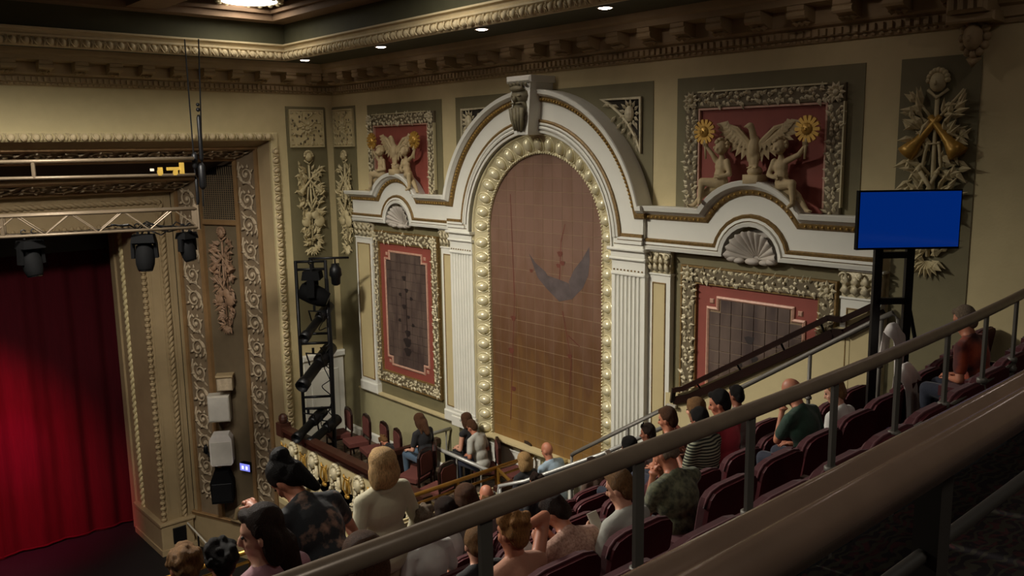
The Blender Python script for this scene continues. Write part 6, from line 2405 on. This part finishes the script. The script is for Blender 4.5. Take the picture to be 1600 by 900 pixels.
# ---- further rows
_, h, Rz = human('tan haired person holding up a phone before the stair dado', 1086, 640, row=3, hair=('bob', H_LBROWN), shirt=C_DUSTY, lean=4, arms='phone', skin=SKINL, turn=10)
held('phone', 'black phone held up by the tan haired person', 'phone', (h[-1] + h[1]) / 2 + V((0, 0.03, 0.05)), Rz, (0.08, 0.012, 0.16), BLACKP)
human('dark haired person behind the man in the red shirt', 1150, 618, row=3, hair=('short', H_BLACK), shirt=C_GREY, lean=6, skin=SKIND)
human('bare necked man with short brown hair in a brown tank top', 1043, 655, row=3, hair=('short', H_BROWN), shirt=C_BROWN, sleeve='none', lean=8, nod=6, turn=20, arms='lap', w_=1.15)
human('dark haired person with sunglasses pushed up on the head', 1012, 677, row=4, hair=('short', H_DARK), shirt=C_WHITE, lean=4, top='sunglasses', skin=SKIND, turn=25)
_, h, Rz = human('black haired person raising both hands near the lower handrail', 982, 697, row=4, hair=('bob', H_BLACK), shirt=C_BLACK, lean=4, arms='phone', skin=SKIN)
held('phone', 'phone lifted by the black haired person near the lower handrail', 'phone', (h[-1] + h[1]) / 2 + V((0, 0.03, 0.03)), Rz, (0.08, 0.012, 0.16), WHITEP)
human('grey blonde head with a white collar left of the brown haired pair', 662, 818, row=3, hair=('tousled', H_GREY), shirt=C_WHITE, lean=8)
human('dark brown haired person, left of the pair below the brass rail', 694, 798, row=4, hair=('bob', H_DARK), shirt=C_WHITE, lean=6)
human('brown haired person with parted hair, right of the pair below the brass rail', 726, 778, row=4, hair=('bob', H_BROWN), shirt=C_GREY, lean=4)
human('balding tan head just above the rail under the brass post', 760, 774, row=5, hair=('fringe', H_LBROWN), shirt=C_GREY, lean=4)
human('dark haired head below the pale bent pipe guard', 838, 755, row=5, hair=('tousled', H_DARK), shirt=C_BLACK, lean=6)
human('dark haired head below the lower handrail post', 925, 728, row=5, hair=('short', H_DARK), shirt=C_BROWN, lean=6)
# ---- left side, standing and bending
human('blonde bobbed woman in a cream jacket standing with her back turned', 595, 727, row=3, stand=True, hair=('bob', H_PALE), shirt=C_CREAMJ, sleeve='long', lean=2, nod=0, arms='down', yaw=8, pants=C_KHAKI, skin=SKINL, hips=0.4, w_=1.1)
human('woman with piled up dark hair in a black floral shirt bending forward', 448, 750, row=2, stand=True, hair=('bun', H_BLACK), shirt=C_FLORAL, sleeve='short', lean=34, nod=18, arms=('reach', 'prop'), turn=15, hips=0.25, w_=1.05, skin=SKIN, yaw=12)
human('girl with straight dark brown hair in a dusty pink top, lower left', 408, 832, row=2, hair=('straight', H_DARK), shirt=C_DUSTY, lean=4, nod=4, turn=48, arms='lap', skin=SKINL, yaw=14)
human('head of curly brown hair at the bottom edge, left of the black haired one', 288, 886, row=4, hair=('curly', H_LBROWN), shirt=C_BLACK, lean=4)
human('short black haired person in a hot pink shirt at the bottom edge', 345, 877, row=4, hair=('curly', H_BLACK), shirt=C_PINK, lean=4, skin=SKIND)
# ---- side box and platform
BX = 'people in the side box'
human('woman in black shirt and jeans sitting sideways in the box', 655, 657, pos=ray(655, 657) * (8.78 / ray(655, 657).x), floor=-6.3, yaw=8, hair=('long', H_BROWN), shirt=C_BLACK, pants=C_JEANS, lean=10, nod=16, arms='knee', skin=SKINL, s=1.0, group=BX)
human('woman in a black vest on the wall side of the box', 728, 656, pos=ray(728, 656) * (9.45 / ray(728, 656).x), floor=-6.2, yaw=14, hair=('bob', H_BROWN), shirt=C_BLACK, sleeve='none', pants=C_BLACK, lean=4, nod=10, skin=SKINL, s=1.0, group=BX, glasses=True)
human('man in a pale grey tee with hands in his lap in the box', 737, 667, pos=ray(737, 667) * (9.3 / ray(737, 667).x), floor=-6.2, yaw=14, hair=('short', H_BROWN), shirt=C_GREYT, pants=C_NAVY, lean=14, nod=18, skin=SKIN, s=1.0, group=BX)
human('brown haired person in a dark jacket bent low by the box divider', 600, 689, pos=ray(600, 689) * (9.15 / ray(600, 689).x), floor=-6.5, yaw=0, hair=('tousled', H_LBROWN), shirt=C_BLACK, sleeve='long', lean=45, nod=20, s=0.9, group=BX)
human('bald man in a light blue shirt before the arch', 855, 704, pos=ray(855, 704) * (8.9 / ray(855, 704).x), floor=-6.3, yaw=5, hair=('bald', H_GREY), shirt=C_BLUE, lean=14, nod=6, turn=5, skin=SKIN, s=1.05, group=BX, w_=1.15)
human('straight blonde head before the wooden ledge, left of the bald man in blue', 818, 720, pos=ray(818, 720) * (8.3 / ray(818, 720).x), floor=-6.3, yaw=5, hair=('bob', H_BLOND), shirt=C_BLACK, lean=6, s=1.0, group=BX)
flush()
t = thing('wooden_ledge', 'dark wooden ledge with a yellow pad beside the bald man in blue', 'ledge', (9.25, 9.75, -6.3))
MB().box(-1.0, 0.55, -0.08, 0.08, 0.98, 1.06).build('cap', WOOD, t)
MB().box(-1.0, 0.55, -0.04, 0.04, 0.0, 0.98).build('panel', DADO, t)
MB().bbox(0.15, 0.5, -0.12, 0.1, 1.06, 1.16, 0.03).build('pad', mat('mustard_pad', '#a8925a', 0.8), t)
# cloths on the seats near the television stand
SEATX = []


def drape(x, y, yy, lab, a):
    r = ray(x, y)
    p = r * (yy / r.y)
    if SEATX and a > 0.8:
        sx = min(SEATX, key=lambda q: abs(q - p.x))
        p = V((sx, 2.83 + curv(sx) - 0.06, -2.07))
    t = thing('draped_cloth', lab, 'cloth', (p.x, p.y, p.z - 0.25), 0.1)
    cl = MB()
    n = 9
    vs = []
    rows = [(-0.06, -0.4), (-0.05, -0.1), (-0.045, 0.1), (-0.03, 0.24), (0.02, 0.28), (0.06, 0.22), (0.09, 0.05), (0.1, -0.15)]
    for i, (yy, zz) in enumerate(rows):
        for j in range(n):
            f = j / (n - 1) - 0.5
            wdt = 0.36 * a * (1.0 + 0.25 * (i < 2) * 0)
            vs.append((f * wdt + 0.03 * math.sin(i * 1.3), yy + 0.018 * math.sin(f * 17 + i), 0.25 + zz * a - 0.10 * abs(f) ** 2 * (4 if i in (3, 4) else 1)))
    cl.add(vs, [(i * n + j, i * n + j + 1, (i + 1) * n + j + 1, (i + 1) * n + j) for i in range(len(rows) - 1) for j in range(n - 1)])
    o = cl.build('cloth', CLOTHW, t, True)
    so_ = o.modifiers.new('solid', 'SOLIDIFY')
    so_.thickness = 0.012
    sb_ = o.modifiers.new('sub', 'SUBSURF')
    sb_.levels = sb_.render_levels = 2


# ---- the seats: one under everyone seated, empty ones between
ORD = ['first', 'second', 'third', 'fourth', 'fifth', 'sixth', 'seventh', 'eighth', 'ninth', 'tenth', 'eleventh', 'twelfth', 'thirteenth', 'fourteenth', 'fifteenth', 'sixteenth', 'seventeenth', 'eighteenth']
ROWN = ['first row beyond the rail', 'second row beyond the rail', 'third row beyond the rail', 'fourth row beyond the rail', 'fifth row beyond the rail', 'sixth row beyond the rail', 'seventh row beyond the rail']
for k, (xa, xb) in enumerate(((1.0, 8.3), (1.2, 8.3), (1.5, 8.4), (2.0, 8.4), (1.6, 8.4), (2.6, 8.4), (3.2, 7.0))):
    occ = sorted(p[0] for p in PEOPLE if p[1] == k and not p[2])
    xs_ = []
    for p in occ:
        if not xs_ or p - xs_[-1][0] > 0.44:
            xs_.append((p, True))
    full = list(xs_)
    edges = [xa - 0.5] + [p for p, _ in xs_] + [xb + 0.5]
    for a, b in zip(edges[:-1], edges[1:]):
        gap = b - a
        n = int((gap + 0.02) / 0.53) - 1
        for i in range(max(0, n)):
            full.append((a + gap * (i + 1) / (n + 1), False))
    full.sort(reverse=True)
    for i, (x, oc) in enumerate(full):
        lab = ('maroon theatre seat in use, ' if oc else 'empty maroon theatre seat, ') + ORD[min(i, 17)] + ' from the wall aisle, ' + ROWN[k]
        if k == 1 and not oc:
            SEATX.append(x)
        seat((x, 1.93 + 0.9 * k + curv(x), rowfloor(k)), lab, oc)
drape(1420, 572, 3.1, 'white cloth draped over an empty maroon seat below the television', 1.0)
drape(1397, 536, 3.45, 'white cloth hanging beside the black television stand', 0.75)
